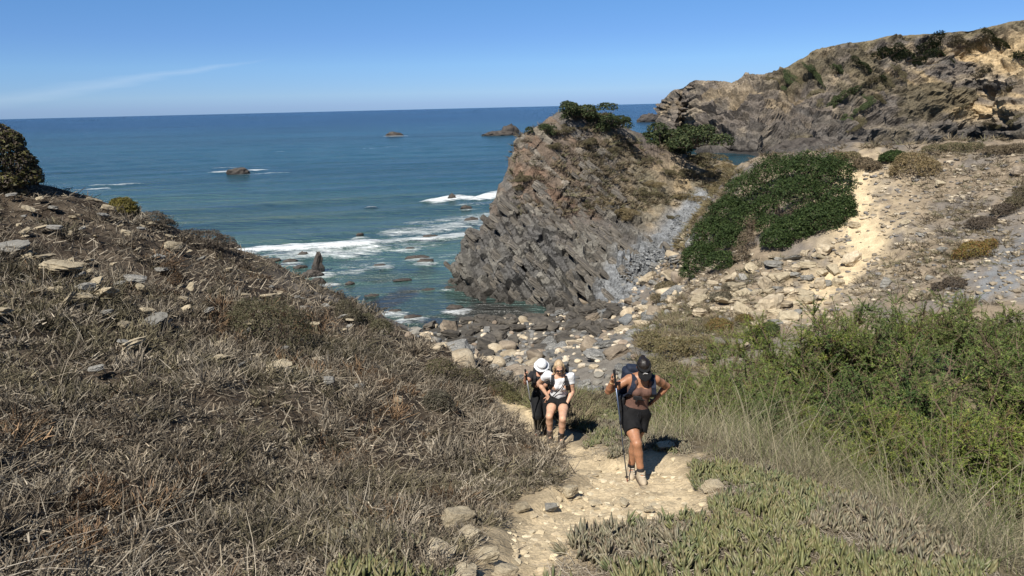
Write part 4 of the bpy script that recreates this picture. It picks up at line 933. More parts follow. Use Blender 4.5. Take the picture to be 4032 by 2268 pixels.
# bleached broom fanned out at the lower left
x, y = sample_near(160, 4.0, 5.6, -60, 120, rv); n = len(x)
d = unit(np.stack([rv.normal(.5, .8, n), rv.normal(.2, .8, n), rv.uniform(.2, .8, n)], -1))
parts.append(ribbons(np.stack([x, y, ground(x, y)], -1), d, rv.uniform(.25, .6, n), .006, np.stack([rv.normal(0.1, .1, n), rv.normal(0, .1, n), -rv.uniform(0.05, .3, n)], -1), pick([(0.34, 0.305, 0.255), (0.25, 0.22, 0.175), (0.19, 0.17, 0.135)], n, rv), 3, .6, rv))
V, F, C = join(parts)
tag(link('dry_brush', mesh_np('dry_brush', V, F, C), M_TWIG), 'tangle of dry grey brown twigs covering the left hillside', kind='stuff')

# --- ice plants
def fingers(base, dirs, L, R, cols, tips, bend):
    n = len(base); a = unit(np.cross(dirs, rv.normal(size=(n, 3)))); b = np.cross(dirs, a); L = L[:, None]; R = R[:, None]; VV = []
    for t, w in ((0, .8), (.6, 1.0)):
        c = base + dirs * L * t + bend * L * t * t
        for k in range(3): VV.append(c + (a * math.cos(2.094 * k) + b * math.sin(2.094 * k)) * R * w)
    VV.append(base + dirs * L + bend * L); V = np.stack(VV, 1); o = np.arange(n)[:, None] * 7
    Q = np.concatenate([o + np.array([r * 3 + k, r * 3 + (k + 1) % 3, r * 3 + 3 + (k + 1) % 3, r * 3 + 3 + k]) for r in (0,) for k in range(3)])
    T3 = np.concatenate([o + np.array([3 + k, 3 + (k + 1) % 3, 6]) for k in range(3)])
    C = np.repeat(cols[:, None, :], 7, 1); C[:, 6:] = C[:, 6:] * .4 + tips[:, None, :] * .6
    return V.reshape(-1, 3), Q, T3, C.reshape(-1, 3)
ICE = [np.array([hit(*q)[:2] for q in z_]) for z_ in (
   [(548,590),(556,556),(590,535),(640,524),(712,516),(708,498),(690,478),(690,462),(720,452),(780,470),(850,500),(930,540),(1050,600),(900,620),(700,620)],
   [(582,460),(590,440),(580,415),(600,400),(650,410),(690,440),(700,462),(660,452),(615,461)],
   [(330,590),(338,545),(360,532),(430,548),(452,580),(450,600)])]
def ice(poly, n, near, dens0):
    P = np.asarray(poly); lo, hi = P.min(0), P.max(0); xy = rv.uniform(lo, hi, (n, 2)); x, y = xy[:, 0], xy[:, 1]
    e = poly_dist(x, y, P); m = in_poly(x, y, P) & (fbm(x * 1.7, y * 1.7, 0, 170, 3) > dens0 - .15 * sstep(0, .5, e)) & (poly_dist(x, y, PATH) > .03) & ~in_poly(x, y, PATH)
    x, y = x[m], y[m]; k = 11 if near else 7; n = len(x)
    b = np.repeat(np.stack([x, y, ground(x, y)], -1), k, 0); N = len(b)
    tone = np.repeat(fbm(x * .9, y * .9, 0, 171, 3) + rv.normal(0, .05, n), k); s = np.repeat(rv.uniform(.75, 1.35, n), k)
    a = rv.uniform(0, 6.28, N); l = rv.uniform(.1, 1.2, N); tl = np.repeat(rv.normal(0, .35, (n, 2)), k, 0); d = unit(np.stack([np.cos(a) * l + tl[:, 0], np.sin(a) * l + tl[:, 1], np.ones(N)], -1))
    b = b + np.stack([np.cos(a), np.sin(a), 0 * a], -1) * rv.uniform(0, .05, N)[:, None] + UP * rv.uniform(-.005, .03, N)[:, None]
    c = pick([(0.14, 0.155, 0.07), (0.175, 0.18, 0.09), (0.11, 0.128, 0.062), (0.20, 0.19, 0.11)], N, rv, .3); yg = pick([(0.17, 0.172, 0.072), (0.14, 0.15, 0.066), (0.195, 0.185, 0.095)], N, rv, .25); gr = pick([(0.20, 0.185, 0.12), (0.165, 0.155, 0.105), (0.24, 0.21, 0.145), (0.14, 0.12, 0.085)], N, rv, .25)
    c = np.where((tone > .54)[:, None], yg, c); c = np.where((tone < .45)[:, None], gr, c)
    tip = np.where(rv.random((N, 1)) < .4, np.array([0.21, 0.13, 0.075]), c * 1.05)
    bend = np.stack([-np.cos(a) * .15, -np.sin(a) * .15, .05 + 0 * a], -1)
    return fingers(b, d, (.12 if near else .09) * s * rv.uniform(.5, 1.2, N), (.0125 if near else .010) * s, c, tip, bend)
VV, QQ, TT_, CC, o = [], [], [], [], 0
for poly, n, nr, d0 in ((ICE[0], 2100, True, .485), (ICE[1], 1700, False, .46), (ICE[2], 320, True, .43)):
    V, Q, T3, C = ice(poly, n, nr, d0); VV.append(V); QQ.append(Q + o); TT_.append(T3 + o); CC.append(C); o += len(V)
tag(link('ice_plants', mesh_np('ice_plants', np.concatenate(VV), [np.concatenate(QQ), np.concatenate(TT_)], np.concatenate(CC), True), M_SUCC), 'mats of fleshy ice plant leaves lining the footpath', kind='stuff')
# dead stems under and between the ice plants
parts = []
for poly, n in ((ICE[0], 24000), (ICE[1], 8000), (ICE[2], 2000)):
    P = np.asarray(poly); xy = rv.uniform(P.min(0), P.max(0), (n, 2)); m = in_poly(xy[:, 0], xy[:, 1], P) & ~in_poly(xy[:, 0], xy[:, 1], PATH) & (poly_dist(xy[:, 0], xy[:, 1], PATH) > .02); x, y = xy[m, 0], xy[m, 1]; n = len(x)
    d = unit(np.stack([rv.normal(0, 1, n), rv.normal(0, 1, n), rv.uniform(0, .5, n)], -1))
    parts.append(ribbons(np.stack([x, y, ground(x, y) + .004], -1), d, rv.uniform(.05, .16, n), .006, np.stack([rv.normal(0, .3, n), rv.normal(0, .3, n), -.1 + 0 * x], -1), pick([(0.27, 0.235, 0.19), (0.20, 0.17, 0.13), (0.33, 0.29, 0.225), (0.13, 0.105, 0.08)], n, rv), 2, .4, rv))
V, F, C = join(parts); tag(link('dead_stems', mesh_np('dead_stems', V, F, C), M_TWIG), 'grey withered stems lying between the ice plants', kind='stuff')

# --- tall grass and rushes right of the path
GR = np.array([hit(*q)[:2] for q in [(648,440),(640,405),(690,400),(760,425),(850,455),(960,500),(1060,540),(1060,590),(960,560),(870,505),(790,480),(720,462)]])
GR = np.concatenate([GR[:1], [(2.6, 13.2), (4.6, 12.4), (6.0, 9.5), (7.2, 7.2), (6.5, 4.5)], GR[7:]])
def grass(n, L, W, lean, pal, seg, clump, dens=.4, poly=GR):
    P = np.asarray(poly); xy = rv.uniform(P.min(0), P.max(0), (n, 2)); x, y = xy[:, 0], xy[:, 1]
    m = in_poly(x, y, P) & (fbm(x * 1.1, y * 1.1, 0, 180, 3) > dens) & (poly_dist(x, y, PATH) > .12) & ~in_poly(x, y, PATH); x, y = x[m], y[m]; n = len(x)
    a = 6.28 * 2 * fbm(x * .7, y * .7, 0, 181, 2) + rv.normal(0, clump * 1.3, n); l = rv.uniform(0, lean, n)
    d = unit(np.stack([np.cos(a) * l + .12, np.sin(a) * l, np.ones(n)], -1))
    return ribbons(np.stack([x, y, ground(x, y)], -1), d, L * rv.uniform(.45, 1.25, n), W, np.stack([np.cos(a) * .22, np.sin(a) * .22, -rv.uniform(0, .25, n)], -1), pick(pal, n, rv), seg, .75, rv)
STRAW = [(0.33, 0.285, 0.185), (0.26, 0.23, 0.145), (0.22, 0.21, 0.12), (0.40, 0.355, 0.25)]; GREENG = [(0.15, 0.175, 0.07), (0.19, 0.20, 0.09), (0.12, 0.15, 0.06)]
V, F, C = join([grass(12000, .38, .0055, 1.2, STRAW + STRAW + GREENG[:1], 3, 1.2), grass(5500, .75, .006, .7, GREENG + STRAW + STRAW, 4, .9, .45), grass(2600, 1.15, .007, .8, STRAW + GREENG[:2], 5, .9, .47), grass(26000, .18, .007, 1.8, [(0.30, 0.265, 0.19), (0.24, 0.21, 0.15), (0.19, 0.17, 0.11)], 2, 3, .36)])
tag(link('tall_grass', mesh_np('tall_grass', V, F, C), M_GRASS), 'tall thin straw coloured and green grass between path and bushes', kind='stuff')

# --- shrubs: a crown of leaves in the outer shell of overlapping lobes, and a few stems
def crown(lobes, n, size, pal, rng, shell=.3, aspect=.5, clump=9.0, up=0.25, amp=.35, tip=None):
    L = np.asarray(lobes, float); area = (L[:, 3] * L[:, 4] + L[:, 4] * L[:, 5] + L[:, 3] * L[:, 5]); k = rng.choice(len(L), n, p=area / area.sum())
    d = unit(rng.normal(size=(n, 3))); d[:, 2] = np.where(d[:, 2] < -.35, -d[:, 2], d[:, 2])
    c, r = L[k, :3], L[k, 3:6]
    bump_ = 1 + amp * 2 * (fbm(d[:, 0] * clump * .3 + k * 7, d[:, 1] * clump * .3, d[:, 2] * clump * .3, 190, 3) - .5)
    depth = rng.random(n) ** 1.6 * shell
    p = c + d * r * (bump_ * (1 - depth))[:, None]
    inside = np.zeros(n, bool)
    for j in range(len(L)):
        q = (p - L[j, :3]) / L[j, 3:6]; inside |= (k != j) & ((q ** 2).sum(1) < .55)
    p, d, k = p[~inside], d[~inside], k[~inside]; n = len(p)
    nn = unit(d * .6 + UP * up + rng.normal(0, .55, (n, 3)))
    tone = fbm(p[:, 0] * 2.1 / max(L[:, 3].max(), .3), p[:, 1] * 2.1 / max(L[:, 3].max(), .3), p[:, 2] * 2.1, 191, 3)
    col = pick(pal, n, rng, .25) * (0.75 + .5 * tone)[:, None]
    return leaves(p, nn, size * rng.uniform(.6, 1.3, n), col, rng, aspect)
def stems(lobes, base, n, r, rng, col=(0.13, 0.10, 0.075)):
    L = np.asarray(lobes, float); P0, P1, R0, R1 = [], [], [], []
    for i in range(n):
        j = rng.integers(0, len(L)); e = L[j, :3] + unit(rng.normal(size=3) + UP * .5) * L[j, 3:6] * rng.uniform(.4, .9); m = (np.asarray(base) + e) / 2 + rng.normal(0, .08, 3) * L[j, 3]
        b0 = np.asarray(base) + rng.normal(0, .04, 3) * L[j, 3]
        P0 += [b0, m]; P1 += [m, e]; R0 += [r, r * .65]; R1 += [r * .65, r * .25]
    n = len(P0); return tubes(np.array(P0), np.array(P1), np.array(R0), np.array(R1), np.tile(col, (n, 1)) * rng.uniform(.8, 1.2, (n, 1)), 5)
def shrub(name, label, lobes, base, n, size, pal, mat, group=None, cat='shrub', nst=10, rst=.03, seed=1, **kw):
    rng = np.random.default_rng(seed); e = empty(name, base); B = np.asarray(base, float)
    L = np.array(lobes, float); L[:, :3] -= B
    V, F, C = crown(L, n, size, pal, rng, **kw); link('crown', mesh_np('crown', V, F, C), mat, e)
    V, F, C = stems(L, (0, 0, -.05), nst, rst, rng); link('stem', mesh_np('stem', V, F, C), M_BARK, e)
    return tag(e, label, cat, group)
DARKG = [(0.034, 0.056, 0.018), (0.046, 0.072, 0.022), (0.066, 0.092, 0.03), (0.026, 0.044, 0.016), (0.03, 0.05, 0.016)]
def lobes_px(L, zoff=0.0):
    """lobes given as pixel of their middle and radii in px; they stand on the ground there"""
    out = []
    for (u, v, ru, rv_, dep) in L:
        p = hit(u, v + rv_ * .55); s = ((p - EYE) @ _f) / FPX; out.append((p[0], p[1] + dep * ru * s * .3, p[2] + rv_ * s * .55 + zoff, ru * s, dep * ru * s, rv_ * s * 1.05))
    return out
A = lobes_px([(752,196,26,22,.8),(780,182,30,25,.8),(812,178,32,24,.8),(835,182,22,24,.7),(838,205,18,17,.7),(800,200,30,22,.7),(765,212,14,16,.7),(750,222,17,18,.7),(770,228,14,14,.7)])
shrub('evergreen_shrub', 'large dark green mastic shrub on the slope left of the upper path', A, (A[1][0], A[1][1], ground(A[1][0], A[1][1])), 44000, .048, DARKG, M_DARK, 'dark evergreen shrubs on the far slope', nst=16, rst=.06, seed=11, clump=22, amp=.34, shell=.3)
A = lobes_px([(822,222,28,16,.7),(795,232,22,15,.7),(778,242,17,15,.7),(842,212,16,14,.7)])
shrub('evergreen_shrub', 'lower right dark green shrub above the pale rock heap', A, (A[1][0], A[1][1], ground(A[1][0], A[1][1])), 28000, .046, DARKG, M_DARK, 'dark evergreen shrubs on the far slope', nst=10, rst=.05, seed=12, clump=22, amp=.34, shell=.3)
A = lobes_px([(700,262,18,18,.8),(714,240,22,22,.8),(730,218,22,20,.8),(693,274,13,9,.8),(732,242,16,16,.8),(722,264,16,12,.8)])
shrub('evergreen_shrub', 'dark green shrub running down the slope beside the stony chute', A, (A[1][0], A[1][1], ground(A[1][0], A[1][1])), 30000, .048, DARKG, M_DARK, 'dark evergreen shrubs on the far slope', nst=12, rst=.05, seed=13, clump=22, amp=.34, shell=.3)
# the bush at the left frame edge, the olive bush and the rounded shrubs of the hillside
A = []
for u_, v_, ru_, rv__ in ((-4, 155, 26, 30), (20, 168, 16, 20), (-30, 160, 28, 36), (8, 182, 26, 14), (12, 146, 12, 16), (30, 178, 12, 14), (-12, 138, 16, 14)):
    p_ = at(u_, v_, 18.6); s_ = ((p_ - EYE) @ _f) / FPX; A.append((p_[0], p_[1], p_[2], ru_ * s_, ru_ * s_, rv__ * s_))
shrub('edge_bush', 'big dark rounded bush at the left edge above the hillside rocks', A, (A[0][0], A[0][1], ground(A[0][0], A[0][1])), 15000, .055, [(0.075, 0.075, 0.03), (0.10, 0.09, 0.045), (0.13, 0.12, 0.04), (0.07, 0.055, 0.04), (0.11, 0.085, 0.065)], M_LEAF, cat='bush', nst=14, rst=.04, seed=14, amp=.2)
A = lobes_px([(121,209,15,10,.8),(128,213,10,7,.8)])
shrub('olive_bush', 'small yellow green bush on the hillside crest', A, (A[0][0], A[0][1], ground(A[0][0], A[0][1])), 5000, .04, [(0.155, 0.135, 0.03), (0.19, 0.155, 0.04), (0.11, 0.095, 0.03)], M_LEAF, cat='bush', nst=10, rst=.02, seed=15, aspect=.25)
for i, (lb, lab, pal, n) in enumerate([
  ([(268,332,40,30,.8),(250,322,24,22,.8),(292,340,22,20,.8)], 'rounded grey olive shrub in the middle of the hillside', [(0.105, 0.092, 0.055), (0.13, 0.108, 0.07), (0.085, 0.08, 0.042), (0.10, 0.10, 0.05)], 11000),
  ([(205,243,22,11,.8),(190,238,14,8,.8),(222,246,14,9,.8)], 'low grey brown shrub on the crest above the surf', [(0.115, 0.095, 0.075), (0.15, 0.125, 0.095), (0.08, 0.07, 0.055)], 6000),
  ([(150,222,18,9,.8),(165,226,12,6,.8)], 'low dry shrub on the crest right of the olive bush', [(0.115, 0.095, 0.07), (0.15, 0.125, 0.095), (0.08, 0.07, 0.055)], 4000),
  ([(345,312,11,12,.8),(352,318,11,9,.8)], 'grey shrub near the lower end of the hillside crest', [(0.11, 0.098, 0.065), (0.14, 0.12, 0.08), (0.085, 0.08, 0.05)], 3500),
  ([(380,330,13,10,.8),(366,322,10,8,.8)], 'olive grey shrub at the crest end over the boulder beach', [(0.115, 0.105, 0.06), (0.14, 0.125, 0.08), (0.085, 0.085, 0.045)], 3500),
  ([(437,404,16,12,.8),(448,410,10,7,.8)], 'small dark grey shrub left of the hikers', [(0.105, 0.092, 0.07), (0.13, 0.115, 0.085), (0.08, 0.075, 0.05)], 3500),
  ([(440,372,18,12,.8),(470,378,14,9,.8)], 'brown green shrub above the boulder beach left of the hikers', [(0.12, 0.098, 0.06), (0.15, 0.122, 0.08), (0.10, 0.10, 0.045)], 4000),
  ([(168,272,10,9,.8),(176,282,9,8,.8)], 'dark twiggy bush with orange seed heads among stones', [(0.07, 0.05, 0.035), (0.10, 0.07, 0.045), (0.13, 0.08, 0.04)], 2500),
  ([(500,392,14,8,.8),(512,400,10,7,.8)], 'green yellow low shrub behind the white hat hiker', [(0.13, 0.125, 0.055), (0.16, 0.14, 0.07), (0.11, 0.105, 0.05)], 3000),
  ([(650,345,14,13,.8),(672,352,18,14,.8),(700,350,16,12,.8)], 'straw and olive bush between boulder beach and green bushes', [(0.19, 0.165, 0.085), (0.23, 0.195, 0.11), (0.14, 0.13, 0.06), (0.17, 0.13, 0.06)], 8000),
  ([(720,328,14,8,.8),(745,322,10,7,.8)], 'low orange green succulent bush above the green bushes', [(0.17, 0.13, 0.045), (0.14, 0.135, 0.05), (0.20, 0.12, 0.05)], 4500),
  ([(655,372,16,14,.8),(675,378,18,14,.8)], 'pale straw bush right behind the visor hiker', [(0.20, 0.175, 0.095), (0.24, 0.205, 0.12), (0.15, 0.14, 0.07)], 6000),
  ([(914,168,20,15,.8),(900,173,10,9,.8),(930,172,12,11,.8)], 'straw coloured thorny bush right of the upper path top', [(0.22, 0.165, 0.085), (0.26, 0.195, 0.105), (0.17, 0.135, 0.065)], 6500),
  ([(895,158,12,7,.8),(886,160,7,6,.8)], 'small dark green bush at the head of the upper path', DARKG, 4500),
  ([(864,165,11,7,.8),(874,168,8,6,.8)], 'brown dry bush at the top of the upper path', [(0.16, 0.125, 0.08), (0.20, 0.155, 0.10), (0.12, 0.095, 0.06)], 3500),
  ([(850,158,12,6,.8),(838,157,10,5,.8)], 'straw bush behind the top of the large dark shrub', [(0.19, 0.15, 0.085), (0.16, 0.14, 0.07)], 3000),
  ([(955,149,14,6,.8),(975,148,12,5,.8),(935,150,12,5,.8)], 'low brown green scrub along the gravel ridge', [(0.14, 0.12, 0.065), (0.17, 0.135, 0.08), (0.10, 0.10, 0.05)], 4500),
  ([(1000,152,16,6,.8),(1020,150,14,6,.8)], 'brown scrub on the ridge at the right frame edge', [(0.15, 0.12, 0.075), (0.18, 0.14, 0.09), (0.12, 0.095, 0.06)], 4000),
  ([(975,252,15,10,.7),(960,258,8,8,.7),(990,246,8,7,.7)], 'orange green succulent patch on the gravel slope', [(0.20, 0.145, 0.04), (0.17, 0.15, 0.05), (0.24, 0.13, 0.05)], 5000),
  ([(955,285,12,6,.8),(940,288,8,5,.8)], 'dark dry plant patch above the right hand bushes', [(0.09, 0.075, 0.06), (0.13, 0.10, 0.07)], 3000),
  ([(985,225,16,7,.8),(1005,212,12,7,.8)], 'dark brown dry scrub beside the orange plant patch', [(0.10, 0.08, 0.062), (0.14, 0.11, 0.08), (0.08, 0.065, 0.05)], 4500),
  ([(1015,205,10,8,.8),(1024,195,10,8,.8)], 'olive brown scrub high on the right gravel slope', [(0.11, 0.10, 0.055), (0.15, 0.12, 0.08)], 3500),
  ([(747,244,10,13,.8),(752,228,8,9,.8),(742,258,9,9,.8)], 'dry brown bush between two lobes of the dark shrub', [(0.14, 0.11, 0.075), (0.17, 0.13, 0.085)], 3000),
  ([(668,290,14,7,.8),(660,300,10,6,.8)], 'dry scrub at the lower edge of the stony chute', [(0.16, 0.13, 0.08), (0.20, 0.165, 0.10), (0.13, 0.11, 0.06)], 3500),
  ([(735,288,12,5,.8),(722,298,12,5,.8)], 'grey green low scrub under the dark shrub', [(0.13, 0.115, 0.08), (0.16, 0.14, 0.10)], 3000),
  ([(770,332,10,9,.8),(756,338,9,8,.8)], 'young green bush at the left end of the feathery bushes', [(0.06, 0.085, 0.025), (0.085, 0.11, 0.035)], 4000),
 ]):
    A = lobes_px(lb); s = ((np.array(A[0][:3]) - EYE) @ _f) / FPX
    shrub('shrub', lab, A, (A[0][0], A[0][1], ground(A[0][0], A[0][1])), int(n * .78), max(.025, min(.075, s * 1.15)), pal, M_LEAF if i != 13 else M_DARK, 'low shrubs', nst=14, rst=.012 + s * .12, seed=30 + i, aspect=.28, amp=.3)

# --- feathery green tamarisks in the gully: three crowns, copied
def tamarisk_mesh(seed):
    rng = np.random.default_rng(seed); P0, P1, R0, R1, parts = [], [], [], [], []
    tips = []
    for i in range(17):
        a = rng.uniform(0, 6.28); sp = rng.uniform(.15, .75); h = rng.uniform(.65, 1.0)
        p = np.array([rng.normal(0, .05), rng.normal(0, .05), 0]); d = unit(np.array([math.cos(a) * sp, math.sin(a) * sp, 1.0])); r = .022
        for s_ in range(5):
            L = h * .24; q = p + d * L; P0.append(p); P1.append(q); R0.append(r); R1.append(r * .75); r *= .75; tips.append((q, d, s_)); p = q
            d = unit(d + np.array([math.cos(a) * .12, math.sin(a) * .12, rng.normal(0, .1)]) + rng.normal(0, .1, 3))
    twigs0, twigs1 = [], []
    for q, d, s_ in tips:
        for _ in range(9 if s_ else 5):
            e = unit(d * .5 + rng.normal(0, .7, 3) + UP * .25); L = rng.uniform(.12, .34); twigs0.append(q); twigs1.append(q + e * L)
    T0, T1 = np.array(twigs0), np.array(twigs1); n = len(T0)
    P0 = np.r_[P0, T0]; P1 = np.r_[P1, T1]; R0 = np.r_[R0, np.full(n, .005)]; R1 = np.r_[R1, np.full(n, .002)]
    br = tubes(P0, P1, R0, R1, np.tile((0.115, 0.085, 0.06), (len(P0), 1)) * rng.uniform(.8, 1.4, (len(P0), 1)), 4)
    k = 56; base = np.repeat(T0, k, 0); d0 = np.repeat(T1 - T0, k, 0); N = len(base); b = base + d0 * rng.uniform(.15, 1.05, (N, 1))
    dr = unit(unit(d0) * .6 + rng.normal(0, .85, (N, 3)) + UP * .3)
    tone = np.repeat(rng.uniform(.75, 1.25, n), k)[:, None]
    col = pick([(0.13, 0.185, 0.045), (0.175, 0.235, 0.06), (0.23, 0.27, 0.08), (0.095, 0.14, 0.04)], N, rng, .2) * tone
    old = np.repeat(rng.random(n) < .07, k); col = np.where(old[:, None], pick([(0.15, 0.115, 0.055), (0.12, 0.10, 0.05)], N, rng), col)
    f1 = ribbons(b, dr, rng.uniform(.012, .034, N), .0066, rng.normal(0, .15, (N, 3)), col, 1, .5, rng)
    return mesh_np('crown', *f1), mesh_np('trunk', *br)
TAM = [tamarisk_mesh(40 + i) for i in range(3)]
_t = NT('tamarisk_leaf'); _c = _t.attr(); _rn = _t.obj_random(); _n = _t.noise(1.1, 3, .5, _t.geo().outputs['Position'])
_b = _t.mix(_c, _t.ramp(_rn, [(0.0, (.74, .8, .9)), (0.5, (1.0, 1.0, 1.0)), (1.0, (1.15, 1.06, .85))]), 1.0, 'MULTIPLY'); _b = _t.mix(_b, _t.ramp(_n, [(.35, (.72, .80, .9)), (.65, (1.18, 1.1, .95))]), 1.0, 'MULTIPLY')
_t.done(_b, .6, None, .2); _tr = _t.new('ShaderNodeBsdfTranslucent'); _t.to(_b, _tr.inputs['Color']); _ms = _t.new('ShaderNodeMixShader'); _ms.inputs[0].default_value = .25
_t.to(_t.b.outputs[0], _ms.inputs[1]); _t.to(_tr.outputs[0], _ms.inputs[2]); _t.to(_ms.outputs[0], _t.n['Material Output'].inputs['Surface']); M_TAM = _t.m
for c_, t_ in TAM: c_.materials.append(M_TAM); t_.materials.append(M_BARK)
# pixel of the crown top, forward distance, spread factor, label
TAMS = [(790,306,17.5,.95,'leftmost tall feathery bush below the pale rock heap'),(842,294,18.0,1.1,'feathery green bush under the foot of the upper path'),(886,300,17.5,1.0,'feathery bush below the gravel slope, third from the rocks'),(925,292,18.5,1.15,'tall feathery bush below the dark dry plant patch'),(975,292,18.0,1.1,'tall feathery bush below the grey scree at right'),(1018,296,17.0,1.2,'feathery bush at the right frame edge, back row'),
        (752,345,15.0,1.0,'feathery bush left end of the second row beside the straw bush'),(812,348,14.2,1.1,'feathery bush in the middle of the second row'),(868,352,13.6,1.1,'bright feathery bush behind the tall rushes'),(925,352,13.4,1.2,'broad feathery bush in the second row at right'),(985,350,13.0,1.2,'broad feathery bush, second row near the frame edge'),
        (700,368,14.0,.9,'low feathery bush right behind the visor hiker'),(742,378,12.6,.9,'low feathery bush behind the straw grass'),(905,402,10.6,1.1,'nearest feathery bush right of the rushes'),(975,408,10.0,1.2,'near feathery bush at right with deep shade under it'),(1030,400,10.4,1.3,'near feathery bush cut by the right frame edge'),(845,398,11.8,1.0,'near feathery bush directly behind the rushes'),(1040,330,14.0,1.2,'feathery bush cut by the frame edge, middle row'),(672,392,14.5,.8,'small green bush at the elbow of the visor hiker'),(790,402,12.0,.9,'near low feathery bush behind the straw grass right of the hikers'),(722,358,13.4,1.1,'feathery bush left end of the thicket below the orange succulents'),(770,372,12.6,1.1,'feathery bush in the left half of the thicket')]
for i, (u, v, d, w, lab) in enumerate(TAMS):
    p = at(u, v, d); g = float(ground(p[0], p[1])); h = max(p[2] - g, 1.05); c_, t_ = TAM[i % 3]
    e = empty('tamarisk_bush', (p[0], p[1], g), rv.uniform(0, 6.28)); sc = h / 1.32; e.scale = (sc * w * max(1, .9 + .25 * (2.4 / h - .6)), sc * w * max(1, .9 + .25 * (2.4 / h - .6)), sc)
    link('crown', c_, None, e); link('trunk', t_, None, e)
    tag(e, lab, 'bush', 'feathery tamarisk bushes in the gully')

# --- headland and cliff scrub: unit crowns, copied
def unit_crown(seed, n, pal, size, flat=.7, aspect=.45, stem_r=.03):
    rng = np.random.default_rng(seed); L = [(rng.normal(0, .40), rng.normal(0, .40), .35 * flat + rng.normal(0, .16), rng.uniform(.2, .42), rng.uniform(.2, .42), rng.uniform(.2, .42) * flat) for _ in range(13)]
    V, F, C = crown(L, n, size, pal, rng, aspect=aspect, shell=.35, amp=.35); c = mesh_np('crown', V, F, C)
    V, F, C = stems(L, (0, 0, -.1), 12, stem_r, rng); return c, mesh_np('stem', V, F, C)
G_H = [(0.038, 0.055, 0.022), (0.055, 0.072, 0.03), (0.075, 0.085, 0.035), (0.03, 0.042, 0.02)]; B_H = [(0.115, 0.095, 0.055), (0.15, 0.12, 0.07), (0.085, 0.075, 0.045), (0.13, 0.12, 0.055)]; S_H = [(0.20, 0.155, 0.08), (0.16, 0.125, 0.065), (0.24, 0.19, 0.10)]
UC = {k: [unit_crown(s, 6000, pal, .042, aspect=a) for s in (1, 2, 3)] for k, pal, a in (('g', G_H, .5), ('b', B_H, .3), ('s', S_H, .25))}
for k, lst in UC.items():
    for c_, t_ in lst: c_.materials.append(M_DARK if k == 'g' else M_LEAF); t_.materials.append(M_BARK)
def put_shrub(name, kind, i, p, r, h, lab, group, rz=0, tilt=(0, 0)):
    e = empty(name, p, rz); e.rotation_euler = (tilt[0], tilt[1], rz); e.scale = (r, r, h); c_, t_ = UC[kind][i % 3]; link('crown', c_, None, e); link('stem', t_, None, e); return tag(e, lab, 'shrub', group)
def head_hit(u, v):
    q = ray(u, v); q = q / q[1]; d = np.linspace(44, 90, 900); P = EYE + d[:, None] * q; b = np.nonzero(P[:, 2] < head_z(P[:, 0], P[:, 1]))[0]; return P[b[0]] if len(b) else P[int((62 - 44) / 46 * 899)]
for i, (u, v, w, k, lab) in enumerate([
 (548,128,12,'g','dark green shrub on the left shoulder of the headland'),(578,112,18,'g','dark shrub crowning the top of the headland'),(590,112,9,'b','brown green shrub just right of the headland top'),(604,121,19,'g','broad dark shrub on the upper right of the headland'),(624,119,8,'g','small dark shrub right of the headland top group'),
 (660,137,23,'g','left half of the big spreading evergreen on the right side of the headland'),(694,135,24,'g','right half of the big spreading evergreen on the right side of the headland'),(680,148,20,'g','lower evergreen growth below the big spreading one on the headland'),  # one spreading evergreen, built as a left and a right crown
 (568,128,10,'b','grey brown shrub below the headland top'),(590,140,9,'b','grey shrub on the upper face of the headland'),(610,150,9,'b','grey scrub in the middle of the upper headland face'),(628,142,9,'b','dry scrub below the right shrubs of the headland'),(646,160,10,'b','brown scrub on the right flank of the headland'),(700,160,16,'b','dense brown scrub at the saddle of the headland'),(715,172,15,'s','straw scrub at the saddle above the scree'),(690,172,12,'b','olive scrub left of the saddle'),(668,172,9,'b','low scrub above the scree top'),
 (640,192,11,'b','olive bush on the lower right face of the headland'),(625,212,14,'s','straw coloured bush on the bare earth of the headland'),(655,184,9,'s','dry bush above the bare earth'),(600,200,8,'s','dry tuft in the middle face of the headland'),(590,224,6,'b','small grey bush where rock meets earth'),(586,236,6,'b','grey hanging bush below the small grey bush'),(524,176,9,'b','green brown scrub on the left cliff edge of the headland'),(518,186,7,'b','scrub on the left cliff edge, lower one'),(553,146,8,'b','scrub under the left shoulder shrub'),(730,166,13,'s','straw scrub beyond the saddle'),(735,182,9,'s','straw scrub at the top right of the scree'),(680,196,8,'s','dry grass tuft on the left edge of the scree'),(712,186,10,'s','dry scrub right at the scree top'),(700,205,8,'s','dry scrub on the right edge of the scree'),(670,216,5,'b','small green tuft on the scree')]):
    p = head_hit(u, v + w * .3)
    gz = max(float(ground(p[0], p[1])), float(head_z(p[0], p[1]))) if p[1] < 80 else p[2]
    p = np.array([p[0], p[1], max(p[2], gz) - .15]); s = ((p - EYE) @ _f) / FPX
    put_shrub('headland_shrub', k, i, p, w * s * 1.45, w * s * (1.25 if k == 'g' else 1.1), lab, 'shrubs on the headland', i * 1.7)
